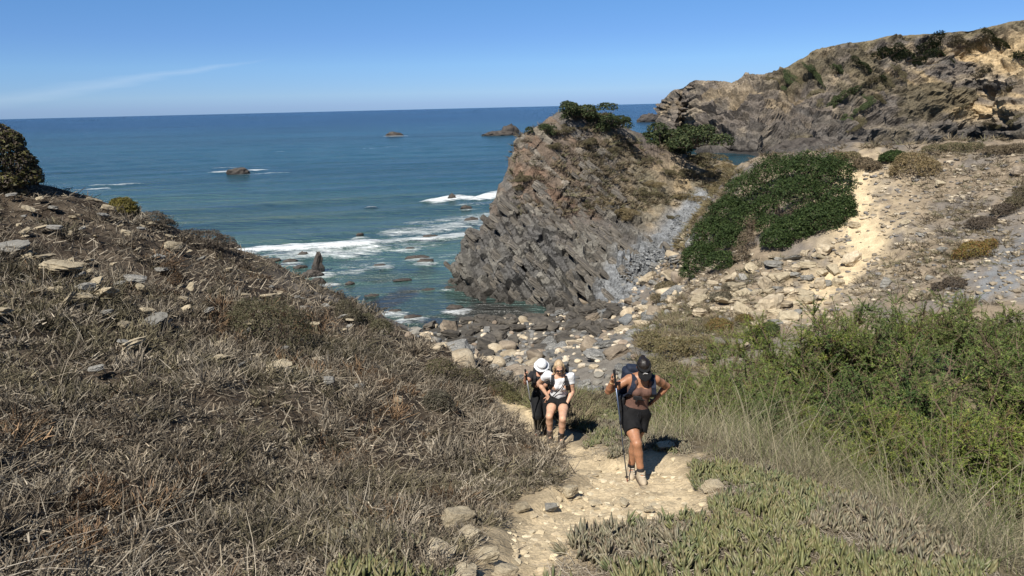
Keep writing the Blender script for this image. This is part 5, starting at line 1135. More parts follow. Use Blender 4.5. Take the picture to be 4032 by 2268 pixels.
for i, (u, v, w, h, k, lab) in enumerate([
 (792,80,13,8,'g','green scrub patch at the left shoulder of the far cliff top'),(814,72,15,8,'g','green scrub just below the far cliff shoulder'),(836,72,13,14,'g','green patch under the cliff edge left'),(862,70,16,12,'g','green patch in the upper middle of the far cliff'),(885,58,20,9,'g','broad green scrub along the upper far cliff edge'),(905,60,18,10,'g','green scrub tongue below the cliff edge'),(925,52,22,7,'g','green scrub on the far cliff top'),(870,85,16,12,'b','brown scrub in the middle of the far cliff'),(850,95,16,13,'g','big green patch in the middle of the far cliff face'),(835,103,14,12,'g','green scrub just left below the big middle cliff patch'),(868,103,12,9,'g','green scrub just right below the big middle cliff patch'),(845,118,10,8,'g','small green scrub under the big middle cliff patch'),(890,82,11,12,'b','brown green scrub left of the tan landslip'),(900,72,11,10,'b','scrub at the head of the tan landslip'),(880,98,10,9,'b','scrub at the left edge of the tan landslip'),(1000,48,24,9,'g','dark scrub at the upper right of the far cliff'),(1018,60,14,9,'g','dark scrub at the right frame edge on the far cliff'),(960,46,18,5,'b','brown scrub on the far cliff edge right'),(980,78,16,9,'b','brown scrub right of the tan landslip'),(1010,92,16,10,'b','brown scrub low at the right of the far cliff'),(960,110,12,7,'b','scrub on the rubble of the far cliff'),(1015,118,14,8,'b','olive scrub at the foot of the far cliff right'),(860,124,12,7,'b','scrub at the foot of the far cliff middle'),(815,95,12,8,'b','scrub on the left half of the far cliff'),(800,85,10,7,'b','scrub under the left shoulder of the far cliff'),(775,80,9,5,'b','scrub on the saddle of the far cliff'),(1030,66,12,10,'b','scrub cut by the frame edge on the far cliff'),(940,52,14,6,'g','small green patch under the far cliff edge'),(990,128,13,6,'b','scrub above the far beach')]):
    p, n_ = cliff_uv(u, v); s = ((p - EYE) @ _f) / FPX
    put_shrub('cliff_shrub', k, i, p - np.array([0, 0, .4]), w * s * 1.05, h * s * .62, lab, 'scrub patches on the far cliff', i * .5 - 6, (.8, 0))

def tufts(P, n_st, R, H, pal, w):
    """small dry tussocks at points P"""
    k = n_st; n = len(P); c = np.repeat(P, k, 0); N = len(c); r = np.repeat(R, k); a = rv.uniform(0, 6.28, N); e = np.arcsin(rv.uniform(.1, 1, N))
    d = np.stack([np.cos(a) * np.cos(e), np.sin(a) * np.cos(e), np.sin(e) * H], -1); col = np.repeat(np.asarray(pal)[rv.integers(0, len(pal), n)] * rv.uniform(.7, 1.2, (n, 1)), k, 0) * rv.uniform(.75, 1.25, (N, 1))
    return [ribbons(c + np.stack([np.cos(a), np.sin(a), 0 * a], -1) * (r * rv.uniform(0, .5, N))[:, None], d, r * rv.uniform(.6, 1.2, N), w, rv.normal(0, .15, (N, 3)), col, 1, .6, rv)]
DRY = [(0.17, 0.135, 0.085), (0.21, 0.17, 0.11), (0.13, 0.105, 0.07), (0.15, 0.14, 0.08), (0.11, 0.09, 0.065)]
C = rand_in(SLOPE, 1500, rv); q = fbm(C[:, 0] * .35, C[:, 1] * .35, 0, 210, 3); dh = poly_dist(C[:, 0], C[:, 1], HPATH, False); C = C[(rv.random(len(C)) < sstep(.40, .60, q)) & (dh > 1.1)]
parts = tufts(C, 20, rv.uniform(.12, .38, len(C)), .8, DRY, .022)
GAP = [hit(*q)[:2] for q in [(640,318),(665,300),(700,312),(760,318),(770,345),(720,360),(650,395),(632,380)]]
C = rand_in(GAP, 420, rv); parts += tufts(C, 40, rv.uniform(.15, .42, len(C)), .8, DRY + [(0.20, 0.165, 0.09), (0.14, 0.14, 0.06)], .02)
G2 = [hit(*q)[:2] for q in [(500,400),(518,384),(560,390),(600,396),(632,400),(606,414),(582,432),(566,430),(552,418),(530,408)]]
C = rand_in(G2, 500, rv); C = C[(poly_dist(C[:, 0], C[:, 1], PATH2, False) > .4)]; parts += tufts(C, 40, rv.uniform(.10, .30, len(C)), .8, DRY + [(0.20, 0.175, 0.10), (0.15, 0.155, 0.07)], .016)
RDG = [hit(*q)[:2] for q in [(736,168),(722,178),(706,200),(690,224),(672,250),(690,262),(712,230),(730,200),(748,178)]]
C = rand_in(RDG, 500, rv); parts += tufts(C, 34, rv.uniform(.18, .5, len(C)), .8, [(0.22, 0.18, 0.095), (0.18, 0.145, 0.08), (0.15, 0.13, 0.075)], .03)
C = np.c_[rv.uniform(8, 34, 900), rv.uniform(35, 46, 900)]; C = np.c_[C, ground(C[:, 0], C[:, 1])]; C = C[(poly_dist(C[:, 0], C[:, 1], HPATH, False) > .9)]; parts += tufts(C[:600], 18, rv.uniform(.15, .5, len(C[:600])), .8, DRY, .035)
V, F, C = join(parts); tag(link('dry_tufts', mesh_np('dry_tufts', V, F, C), M_TWIG), 'small dry tussocks dotted over the far slope', kind='stuff')
fl2 = np.nonzero((HZ.ravel() > 5.0) & (HY.ravel() < 74) & (HX.ravel() > 0) & (HX.ravel() < 24))[0]; k_ = rv.choice(fl2, 1600); Pk = HPOS.reshape(-1, 3)[k_]
q = fbm(Pk[:, 0] * .4, Pk[:, 1] * .4, 0, 211, 3); keep = rv.random(len(Pk)) < sstep(.36, .58, q) * (.25 + .75 * sstep(4, 9, Pk[:, 0] + .35 * (Pk[:, 2] - 6))); Pk = Pk[keep]
Pk = Pk[poly_dist(Pk[:, 0], Pk[:, 1], CH, False) > 1.3]
V, F, C = join(tufts(Pk, 26, rv.uniform(.25, .6, len(Pk)), .8, DRY, .05)); tag(link('headland_scrub', mesh_np('headland_scrub', V, F, C), M_TWIG), 'low dry scrub covering the upper headland', kind='stuff')
# ------------------------------------------------------------------ people: one continuous skin each, grown from a field of tapered limbs
class Field:
    def __init__(self, vox): self.v = vox; self.pr = []
    def _add(self, lo, hi, fn, k): self.pr.append((np.asarray(lo, float), np.asarray(hi, float), fn, k)); return self
    def cone(self, a, b, ra, rb, k=.02):
        a, b = np.asarray(a, float), np.asarray(b, float); r = max(ra, rb); ab = b - a; L2 = ab @ ab + 1e-12
        def fn(P):
            q = P - a; t = np.clip(q @ ab / L2, 0, 1); return np.linalg.norm(q - t[..., None] * ab, axis=-1) - (ra + (rb - ra) * t)
        return self._add(np.minimum(a, b) - r, np.maximum(a, b) + r, fn, k)
    def chain(self, pts, rad, k=.02):
        for i in range(len(pts) - 1): self.cone(pts[i], pts[i + 1], rad[i], rad[i + 1], k)
        return self
    def cut(self, a, b, ra, rb, k=.004, t0=0.0, t1=1.0, hollow=0):
        """tapered tube with flat ends (sleeves, trouser legs)"""
        a, b = np.asarray(a, float), np.asarray(b, float); ab = b - a; L = np.linalg.norm(ab); ax = ab / L; r = max(ra, rb)
        def fn(P):
            q = P - a; s = q @ ax; t = np.clip(s / L, -.3, 1.3); d = np.linalg.norm(q - s[..., None] * ax, axis=-1) - (ra + (rb - ra) * t)
            return np.maximum(d, np.maximum(t0 * L - s, s - t1 * L))
        return self._add(np.minimum(a, b) - r * 1.3, np.maximum(a, b) + r * 1.3, fn, k)
    def ell(self, c, axes, rad, k=.02, lo=None, hi=None):
        """ellipsoid: axes rows are its unit axes; optional cut by its third axis"""
        c = np.asarray(c, float); A = np.asarray(axes, float); rad = np.asarray(rad, float); R = rad.max()
        def fn(P):
            q = (P - c) @ A.T; n = np.linalg.norm(q / rad, axis=-1); g = np.linalg.norm(q / rad ** 2, axis=-1) + 1e-9; d = n * (n - 1) / g
            if lo is not None: d = np.maximum(d, lo - q[..., 2])
            if hi is not None: d = np.maximum(d, q[..., 2] - hi)
            return d
        return self._add(c - R, c + R, fn, k)
    def box(self, c, axes, half, rr=.02, k=.006):
        c = np.asarray(c, float); A = np.asarray(axes, float); h = np.asarray(half, float) - rr; R = np.linalg.norm(half)
        def fn(P):
            q = np.abs((P - c) @ A.T) - h; return np.linalg.norm(np.maximum(q, 0), axis=-1) + np.minimum(q.max(-1), 0) - rr
        return self._add(c - R, c + R, fn, k)
    def mesh(self, name, noise=0.0, nscale=30.0, seed=1):
        lo = np.min([p[0] for p in self.pr], 0) - .05; hi = np.max([p[1] for p in self.pr], 0) + .05; v = self.v
        n = np.ceil((hi - lo) / v).astype(int) + 1; S = np.full(n, .3, np.float32)
        ax = [lo[i] + v * np.arange(n[i]) for i in range(3)]
        for a, b, fn, k in self.pr:
            i0 = np.maximum(((a - .04 - k - lo) / v).astype(int), 0); i1 = np.minimum(((b + .04 + k - lo) / v).astype(int) + 2, n)
            P = np.stack(np.meshgrid(*[ax[q][i0[q]:i1[q]] for q in range(3)], indexing='ij'), -1)
            d = fn(P); sl = tuple(slice(i0[q], i1[q]) for q in range(3)); s = S[sl]
            if k > 0:
                h = np.clip(.5 + .5 * (s - d) / k, 0, 1); S[sl] = s * (1 - h) + d * h - k * h * (1 - h)
            else: S[sl] = np.minimum(s, d)
        if noise:
            m = np.nonzero(np.abs(S) < 3 * v); Pn = np.stack([ax[q][m[q]] for q in range(3)], -1)
            S[m] += noise * 2 * (fbm(Pn[:, 0] * nscale, Pn[:, 1] * nscale, Pn[:, 2] * nscale * .6, seed, 2) - .5)
        return surface_nets(name, S, lo, v)
def surface_nets(name, S, lo, v):
    neg = S < 0; c = [neg[i:neg.shape[0] - 1 + i, j:neg.shape[1] - 1 + j, k:neg.shape[2] - 1 + k] for i in (0, 1) for j in (0, 1) for k in (0, 1)]
    tot = sum(q.astype(np.int8) for q in c); act = (tot > 0) & (tot < 8); I = np.argwhere(act); idx = np.full(act.shape, -1, np.int64); idx[act] = np.arange(len(I))
    acc = np.zeros((len(I), 3)); cnt = np.zeros(len(I)); cor = [(i, j, k) for i in (0, 1) for j in (0, 1) for k in (0, 1)]
    val = {q: S[I[:, 0] + q[0], I[:, 1] + q[1], I[:, 2] + q[2]].astype(float) for q in cor}
    for a in cor:
        for d in range(3):
            if a[d]: continue
            b = tuple(a[q] + (q == d) for q in range(3)); x = (val[a] < 0) != (val[b] < 0); t = val[a][x] / (val[a][x] - val[b][x])
            p = np.tile(np.array(a, float), (x.sum(), 1)); p[:, d] += t; acc[x] += p; cnt[x] += 1
    V = lo + (I + acc / cnt[:, None]) * v; F = []
    for d in range(3):
        e, f = (d + 1) % 3, (d + 2) % 3; s0 = [slice(None)] * 3; s1 = [slice(None)] * 3; s0[d] = slice(0, -1); s1[d] = slice(1, None)
        A, B = neg[tuple(s0)], neg[tuple(s1)]; E = np.argwhere(A != B); E = E[(E[:, e] > 0) & (E[:, f] > 0) & (E[:, e] < S.shape[e] - 1) & (E[:, f] < S.shape[f] - 1)]
        q = []
        for (de, df) in ((1, 1), (0, 1), (0, 0), (1, 0)):
            w = E.copy(); w[:, e] -= de; w[:, f] -= df; q.append(idx[w[:, 0], w[:, 1], w[:, 2]])
        Q = np.stack(q, -1); flip = ~A[E[:, 0], E[:, 1], E[:, 2]]; Q[flip] = Q[flip][:, ::-1]; F.append(Q[(Q >= 0).all(1)])
    return mesh_np(name, V, np.concatenate(F), None, True)
def frame(fwd, up=(0, 0, 1)):
    """rows: side, forward, up"""
    f = unit(np.asarray(fwd, float)); s = unit(np.cross(f, np.asarray(up, float))); return np.array([s, f, np.cross(s, f)])
def zp(zx, zy, d): return at((1950 + zx * .44868) / 3.9375, (1350 + zy * .44868) / 3.9375, d)
def hand(F, wrist, fwd, palm, curl, thumb_side, s=1.0, spread=.25):
    """palm and five bent fingers; palm is the direction the palm faces, thumb_side +1/-1 along fwd x palm"""
    f = unit(np.asarray(fwd, float)); pn = unit(np.asarray(palm, float) - f * (np.asarray(palm, float) @ f)); sd = np.cross(f, pn) * thumb_side
    w = np.asarray(wrist, float); F.ell(w + f * .045 * s, np.array([sd, pn, f]), np.array([.038, .016, .052]) * s, .012)
    for i, (o, L) in enumerate(((.028, .072), (.0095, .082), (-.0095, .076), (-.027, .060))):
        b = w + f * .083 * s + sd * o * s; d = unit(f + sd * o * spread * 12); ang = 0.0; r = .0088 * s
        for j, q in enumerate((.45, .32, .25)):
            ang += curl * (1.0 if j else .7); dj = d * math.cos(ang) + pn * math.sin(ang); e = b + dj * L * q * s; F.cone(b, e, r, r * .88, .004); b = e; r *= .88
    b = w + f * .028 * s + sd * .03 * s; d = unit(f * .75 + sd * .7 + pn * .35 * (curl > .3)); e = b + d * .042 * s; F.cone(b, e, .0115 * s, .010 * s, .008)
    d2 = unit(d + (pn * .9 - sd * .5) * (curl > .3) + f * .4); F.cone(e, e + d2 * .036 * s, .010 * s, .0075 * s, .004)
def head(F, c, look, up, s=1.0):
    """skull, jaw, nose, brow, ears, lips; look is where the face points"""
    A = frame(look, up); sd, fw, u_ = A
    F.ell(c + u_ * .03 * s - fw * .012 * s, A, np.array([.074, .092, .088]) * s, .02); F.ell(c - u_ * .05 * s + fw * .03 * s, A, np.array([.054, .055, .068]) * s, .03)
    F.cone(c + fw * .088 * s + u_ * .018 * s, c + fw * .104 * s - u_ * .022 * s, .009 * s, .014 * s, .012)
    F.ell(c + fw * .080 * s + u_ * .03 * s, A, np.array([.05, .014, .012]) * s, .015); F.ell(c + fw * .082 * s - u_ * .055 * s, A, np.array([.022, .010, .010]) * s, .008); F.ell(c + fw * .068 * s - u_ * .095 * s, A, np.array([.024, .022, .02]) * s, .015)
    for q in (-1, 1): F.ell(c + sd * q * .078 * s - fw * .008 * s - u_ * .008 * s, A, np.array([.010, .018, .03]) * s, .006)
    return A
SKIN = lambda n, c: NTskin(n, c)
def NTskin(name, c):
    t = NT(name); n = t.noise(22, 5, .6, t.coord()); base = t.mix([q * .82 for q in c], [min(1, q * 1.12) for q in c], t.ramp(n, [(.3, 0.0), (.7, 1.0)]))
    t.b.inputs['Subsurface Weight'].default_value = .08; t.b.inputs['Subsurface Radius'].default_value = (.02, .008, .004)
    return t.done(base, .48, t.bump(t.noise(160, 3, .6, t.coord()), .25, .002), .4)
def cloth(name, c, amount=.18, weave=260, rough=.85):
    t = NT(name); n = t.noise(9, 5, .6, t.coord()); base = t.mix([q * (1 - amount) for q in c], [min(1, q * (1 + amount)) for q in c], t.ramp(n, [(.3, 0.0), (.7, 1.0)]))
    h = t.math('ADD', t.noise(weave, 2, .5, t.coord()), t.math('MULTIPLY', t.noise(26, 4, .6, t.coord()), 2.5)); t.b.inputs['Sheen Weight'].default_value = .0
    return t.done(base, rough, t.bump(h, .55, .006), .2)
M_TAN = NTskin('tanned_skin', (0.36, 0.175, 0.098)); M_FAIR = NTskin('fair_skin', (0.56, 0.335, 0.225)); M_FAIR2 = NTskin('sunburnt_skin', (0.50, 0.27, 0.18))
M_BLACK = cloth('black_cloth', (0.011, 0.011, 0.012), .3); M_BLK2 = cloth('black_jersey', (0.022, 0.022, 0.025), .3); M_BROWNT = cloth('brown_ribbed_cloth', (0.135, 0.075, 0.058)); M_WHITE = cloth('white_cotton', (0.74, 0.75, 0.77), .06)
M_NAVY = cloth('navy_nylon', (0.020, 0.026, 0.045), .3, 400, .6); M_PACK = cloth('black_nylon', (0.018, 0.018, 0.02), .3, 400, .6); M_SHOE = cloth('beige_suede', (0.40, 0.33, 0.24), .2, 120); M_SOLE = mat_plain('rubber_sole', (0.10, 0.075, 0.055), .8, .2, 40, .3); M_BOOT = cloth('dark_boot_leather', (0.055, 0.045, 0.038), .3, 120)
M_SOCK = cloth('dark_sock', (0.035, 0.033, 0.035), .2, 500); M_LACE = mat_plain('pale_laces', (0.66, 0.60, 0.50), .8); M_DHAIR = mat_plain('dark_hair', (0.014, 0.010, 0.008), .45, .5, 60, .5, .004); M_BLOND = mat_plain('blond_hair', (0.42, 0.305, 0.185), .5, .4, 55, .35, .004)
M_POLE = mat_plain('blue_grey_pole', (0.10, 0.13, 0.19), .35, .5, metallic=.6); M_POLE2 = mat_plain('silver_pole', (0.45, 0.46, 0.48), .35, .5, metallic=.7); M_GRIP = mat_plain('black_foam_grip', (0.015, 0.015, 0.018), .8, .2, 120, .3); M_TIPR = mat_plain('red_pole_tip', (0.19, 0.05, 0.035), .5); M_LENS = mat_plain('dark_lens', (0.008, 0.008, 0.01), .12, .6); M_LOGO = mat_plain('white_print', (0.80, 0.80, 0.80), .6); M_WATCH = mat_plain('bracelet', (0.45, 0.30, 0.14), .4, .5)
def part(name, F, mat, parent, **kw):
    me = F.mesh(name, **kw) if isinstance(F, Field) else F
    o = link(name, me, mat, parent); o.matrix_parent_inverse = parent.matrix_world.inverted() if False else Matrix.Translation(-Vector(parent.location)); return o
def tube_mesh(name, pts, rad, sides=8):
    pts = np.asarray(pts, float); rad = np.broadcast_to(rad, len(pts)); V, F = [], []
    for i, p in enumerate(pts):
        d = unit((pts[min(i + 1, len(pts) - 1)] - pts[max(i - 1, 0)])[None])[0]; a = unit(np.cross(d, [.3, .9, .2])[None])[0]; b = np.cross(d, a)
        for k in range(sides): V.append(p + (a * math.cos(2 * math.pi * k / sides) + b * math.sin(2 * math.pi * k / sides)) * rad[i])
    for i in range(len(pts) - 1):
        for k in range(sides): F.append((i * sides + k, i * sides + (k + 1) % sides, (i + 1) * sides + (k + 1) % sides, (i + 1) * sides + k))
    n = len(V); V += [pts[0], pts[-1]]
    T3 = [(n, (k + 1) % sides, k, k) for k in range(0)]
    return mesh_np(name, np.array(V), [np.array(F), np.array([(n, (k + 1) % sides, k) for k in range(sides)] + [(n + 1, n - sides + k, n - sides + (k + 1) % sides) for k in range(sides)])], None, True)
def strap_mesh(name, pts, w, th, side):
    """flat webbing along a line"""
    pts = np.asarray(pts, float); V, F = [], []
    for i, p in enumerate(pts):
        d = unit((pts[min(i + 1, len(pts) - 1)] - pts[max(i - 1, 0)])[None])[0]; s = unit((np.asarray(side) - d * (d @ np.asarray(side)))[None])[0]; n = np.cross(d, s)
        for a, b in ((-1, -1), (1, -1), (1, 1), (-1, 1)): V.append(p + s * a * w / 2 + n * b * th / 2)
    for i in range(len(pts) - 1):
        for k in range(4): F.append((i * 4 + k, i * 4 + (k + 1) % 4, i * 4 + 4 + (k + 1) % 4, i * 4 + 4 + k))
    F += [(3, 2, 1, 0), tuple(len(V) - 4 + k for k in range(4))]; return mesh_np(name, np.array(V), np.array(F), None, False)
def shoe(parent, ankle, toe_dir, mat, low=0.09, boot=0.0):
    f = np.array([toe_dir[0], toe_dir[1], 0.0]); f /= np.linalg.norm(f); A = frame(f); g = np.array([ankle[0], ankle[1], ankle[2] - low]); u_ = A[2]
    u = Field(.008); u.ell(g + f * .085 + u_ * .05, A, (.054, .125, .055), .02, lo=-.045); u.ell(g + u_ * .06 - f * .015, A, (.052, .07, .07), .03); u.cut(g + u_ * .05, ankle + u_ * (.035 + boot), .055, .056, .02)
    o = part('shoe', u, mat, parent)
    s = Field(.006); s.box(g + f * .06 + u_ * .006, A, (.058, .150, .024), .015); part('sole', s, M_SOLE, o).matrix_parent_inverse = Matrix.Identity(4)
    return o
def fix_sub(o, parent, root):  # sub-parts are built in world space too
    o.matrix_parent_inverse = Matrix.Identity(4)
def trekking_pole(label, top, tip, mat, grip_len=.16, s=1.0):
    top, tip = np.asarray(top, float), np.asarray(tip, float); d = unit((tip - top)[None])[0]; e = empty('trekking_pole', tip)
    L = np.linalg.norm(tip - top)
    part('shaft', tube_mesh('shaft', [top + d * grip_len, top + d * L * .45, top + d * L * .46, top + d * (L - .05)], [.0105, .0100, .0085, .0070]), mat, e)
    part('grip', tube_mesh('grip', [top, top + d * .012, top + d * .03, top + d * grip_len * .6, top + d * grip_len * 1.5, top + d * grip_len * 1.52], [.012, .021, .017, .0155, .015, .011]), M_GRIP, e)
    part('lock', tube_mesh('lock', [top + d * L * .44, top + d * L * .45, top + d * L * .475, top + d * L * .48], [.010, .014, .014, .010]), M_GRIP, e); part('lock', tube_mesh('lock', [top + d * L * .70, top + d * L * .705, top + d * L * .725, top + d * L * .73], [.009, .013, .013, .009]), M_GRIP, e)
    part('basket', tube_mesh('basket', [tip - d * .085, tip - d * .08, tip - d * .072], [.008, .028, .010], 12), M_GRIP, e); part('tip', tube_mesh('tip', [tip - d * .07, tip - d * .02, tip], [.009, .008, .003]), M_TIPR, e)
    return tag(e, label, 'trekking pole')
def reach(zx, zy, frm, L, near=True, lim=.5):
    """the point on a sight line at length L from a joint"""
    d = np.linspace(frm[1] - lim, frm[1] + lim, 401); P = np.array([zp(zx, zy, q) for q in d]); e = np.linalg.norm(P - frm, axis=1) - L; k = int(np.argmin(np.abs(e + 0)))
    m = int(np.argmin(e)); seg = slice(0, m + 1) if near else slice(m, None); i = int(np.argmin(np.abs(e[seg]))) + (0 if near else m); return P[i]
def lengths(nm, J):
    def L(a, b): return round(float(np.linalg.norm(J[a] - J[b])), 2)
    print(nm, {f'{a}-{b}': L(a, b) for a, b in (('hl', 'kl'), ('kl', 'al'), ('hr', 'kr'), ('kr', 'ar'), ('sl', 'el'), ('el', 'wl'), ('sr', 'er'), ('er', 'wr'), ('sl', 'sr'), ('pel', 'neck'), ('neck', 'hd'))})
def body(F, J, R, vhand, s=1.0, female=True):
    """limbs and trunk from joints J; l and r are picture left and right"""
    sh = unit((J['sr'] - J['sl'])[None])[0]; spine = unit((J['neck'] - J['pel'])[None])[0]; fr = np.cross(spine, sh); fr = fr if fr[1] < 0 else -fr
    A = np.array([sh, fr, spine]); pel, neck = J['pel'], J['neck']; T_ = lambda t: pel + (neck - pel) * t
    F.ell(T_(.02), A, np.array([.165, .115, .13]) * R, .05); F.ell(T_(.28), A, np.array([.135, .098, .15]) * R, .06); F.ell(T_(.62), A, np.array([.145, .105, .17]) * R, .06); F.ell(T_(.86), A, np.array([.15, .085, .10]) * R, .06)
    if female:
        for q in (-1, 1): F.ell(T_(.62) + sh * q * .07 * R + fr * .085 * R, A, np.array([.068, .058, .065]) * R, .04)
    F.cone(T_(.92), J['hd'] - (J['hd'] - neck) * .35, .06 * R, .052 * R, .03)
    for q, S in ((-1, 'l'), (1, 'r')):
        F.cone(T_(.93) + sh * q * .05, J['s' + S], .055 * R, .056 * R, .04); F.chain([J['s' + S], J['s' + S] * .5 + J['e' + S] * .5, J['e' + S]], [.056 * R, .049 * R, .041 * R], .02)
        F.chain([J['e' + S], J['e' + S] * .7 + J['w' + S] * .3, J['w' + S]], [.041 * R, .042 * R, .026], .015)
        F.chain([J['h' + S], J['h' + S] * .5 + J['k' + S] * .5, J['k' + S]], [.092 * R, .082 * R, .058 * R], .03); c = J['k' + S] * .68 + J['a' + S] * .32 - fr * .012
        F.chain([J['k' + S], c, J['k' + S] * .25 + J['a' + S] * .75, J['a' + S]], [.057 * R, .058 * R, .041 * R, .038], .02)
        F.cone(J['a' + S], J['a' + S] + (J['t' + S]) * .10 - np.array([0, 0, .05]), .036, .032, .02)
    return A, T_

# ---- the woman with the visor
fr_, fb_ = hit((1950 + 1300 * .44868) / 3.9375, (1350 + 1235 * .44868) / 3.9375), hit((1950 + 1210 * .44868) / 3.9375, (1350 + 1140 * .44868) / 3.9375)
D1 = fr_[1]
fb_ = zp(1205, 1128, D1 + .42); fb_[2] = float(ground(fb_[0], fb_[1]))
J = dict(al=fr_ + np.array([-.02, .07, .105]), ar=fb_ + np.array([-.02, .02, .11]))
J['kl'] = reach(1243, 885, J['al'], .425, True); J['hl'] = reach(1168, 655, J['kl'], .43, False); J['kr'] = reach(1225, 880, J['ar'], .42, True); J['hr'] = J['hl'] + np.array([.185, .05, -.01])
J['pel'] = .5 * (J['hl'] + J['hr']) + np.array([0, .0, .08]); DP = J['pel'][1]; J['neck'] = reach(1292, 285, J['pel'], .52, True); DN = J['neck'][1]
J['hd'] = reach(1300, 212, J['neck'], .17, True); J['sl'] = zp(1176, 318, DN + .02); J['sr'] = zp(1408, 322, DN + .05); J['el'] = reach(992, 425, J['sl'], .29, True); J['wl'] = reach(1028, 335, J['el'], .23, True); J['er'] = reach(1508, 380, J['sr'], .28, False); J['wr'] = reach(1398, 500, J['er'], .23, True); J['tl'] = np.array([.05, -1.0, 0]); J['tr'] = np.array([-.1, -1.0, 0])

W1 = empty('person', fr_); F = Field(.0095); A1, T1_ = body(F, J, 1.06, None)
lookd = unit(np.array([[.05, -1, -1.05]]))[0]; hup = unit(np.array([[0, -1.05, 1.0]]))[0]
hA = head(F, J['hd'], lookd, hup, 1.02)
pole_top = zp(1042, 236, J['wl'][1] - .06); pole_tip = hit((1950 + 1160 * .44868) / 3.9375, (1350 + 1232 * .44868) / 3.9375); pd = unit((pole_tip - pole_top)[None])[0]
hw = pole_top + pd * .075 + np.array([-.035, .045, .0]); hand(F, J['wl'], unit((hw - J['wl'])[None])[0] + np.array([0, 0, .35]), np.array([1, -.35, 0]), 1.15, -1 if True else 1, 1.0, .1)
hand(F, J['wr'], np.array([-.55, .15, -.55]), np.array([-.6, -.2, .3]), .35, 1, 1.0)
body1 = part('body', F, M_TAN, W1)
sh1, fr1, sp1 = A1; top = Field(.009); R_ = 1.06
top.ell(T1_(.02), A1, np.array([.172, .125, .13]) * R_, .05, lo=-.02); top.ell(T1_(.28), A1, np.array([.145, .112, .15]) * R_, .06); top.ell(T1_(.60), A1, np.array([.155, .118, .15]) * R_, .06, hi=.09)
for q in (-1, 1): top.ell(T1_(.62) + sh1 * q * .07 + fr1 * .095, A1, np.array([.075, .066, .066]), .03); top.chain([T1_(.66) + sh1 * q * .105 + fr1 * .10, T1_(.88) + sh1 * q * .10 + fr1 * .095, T1_(.985) + sh1 * q * .095 + fr1 * .03, T1_(.9) + sh1 * q * .09 - fr1 * .085], [.034, .026, .02, .03], .012)
part('tank_top', top, M_BROWNT, W1, noise=.006, nscale=26)
sp = Field(.009); sp.ell(T1_(.02), A1, np.array([.185, .142, .15]) * R_, .04, hi=.075)
for S in 'lr':
    sp.cut(J['h' + S] + sp1 * .02, J['k' + S], .125 if S == 'l' else .118, .112, .05, -.1, .60 if S == 'l' else .55)
so = part('shorts', sp, M_BLACK, W1, noise=.012, nscale=16)
st_ = Field(.006)
for q, z0 in ((-1, .0), (1, .02)):
    c0 = T1_(.10) + fr1 * .155 + sh1 * (.01 + q * .012); st_.chain([c0, c0 - sp1 * .07 + sh1 * q * .01 + fr1 * .01, c0 - sp1 * .15 + sh1 * q * .014 + fr1 * .012], [.006, .006, .007], .004)
part('drawstring', st_, M_BLK2, W1)
for S in 'lr':
    o = shoe(W1, J['a' + S], J['t' + S], M_SHOE, .105 if S == 'l' else .11); k = Field(.005); g = J['a' + S]
    for i in range(4): k.cone(g + np.array([-.03, -.062 - .024 * i, .022 - .020 * i]), g + np.array([.035, -.068 - .024 * i, .024 - .020 * i]), .0045, .0045, .002)
    part('laces', k, M_LACE, W1)
    k = Field(.006); k.cut(g + np.array([0, 0, .0]), g * .80 + J['k' + S] * .20, .049, .049, .004); part('sock', k, M_SOCK, W1)
hs, hf, hu = hA; k = Field(.008); c = J['hd'] + hu * .035 - hf * .02
k.ell(c, hA, (.085, .100, .098), .02); k.ell(c - hf * .05 - hu * .06, hA, (.07, .05, .07), .03); k.ell(c - hf * .09 + hu * .02, hA, (.035, .035, .035), .02)
part('hair', k, M_DHAIR, W1, noise=.006, nscale=40)
k = Field(.0055); c2 = J['hd'] + hu * .045; k.ell(c2, hA, (.093, .112, .30), .004, lo=-.022, hi=.032)
k.ell(c2 + hf * .115 - hu * .022, np.array([hs, unit((hf - hu * .30)[None])[0], unit((hu + hf * .30)[None])[0]]), (.092, .088, .011), .006)
vo = part('visor', k, M_BLACK, W1)
lg = []; lf = []; lc = c2 + hf * .1165 + hu * .012          # three slanted bars
for i, (x0, hh) in enumerate(((-.020, .010), (-.004, .019), (.012, .028))):
    for (a, b) in ((x0 - .006, 0), (x0 + .007, 0), (x0 + .007 - hh * .45, hh), (x0 - .006 - hh * .45, hh)):
        for t_ in (0, .004): lg.append(lc + hs * (a + .004) * 1.25 * -1 * -1 + hu * (b * 1.2 - .016) + hf * t_)
    o = i * 8; lf += [(o + 1, o + 3, o + 5, o + 7), (o, o + 6, o + 4, o + 2), (o, o + 2, o + 3, o + 1), (o + 2, o + 4, o + 5, o + 3), (o + 4, o + 6, o + 7, o + 5), (o + 6, o, o + 1, o + 7)]
part('emblem', mesh_np('emblem', np.array(lg), np.array(lf)), M_LOGO, W1)
for q in (-1, 1):
    k = Field(.005); k.ell(J['hd'] + hs * q * .031 + hf * .082 + hu * .006, hA, (.014, .008, .006), .002); part('eye', k, M_DHAIR, W1)
k = Field(.005); k.ell(J['hd'] + hf * .092 - hu * .055, hA, (.02, .006, .007), .002); part('lips', k, NTskin('lips', (0.38, 0.13, 0.10)), W1)
wb = Field(.005); fa = unit((J['el'] - J['wl'])[None])[0]; wb.cut(J['wl'] + fa * .02, J['wl'] + fa * .035, .032, .033, .002); part('bracelet', wb, M_WATCH, W1)
tag(W1, 'woman in black visor and brown tank top climbing the path with a pole', 'person', 'hikers')
trekking_pole('blue grey trekking pole planted by the woman with the visor', pole_top, pole_tip, M_POLE)
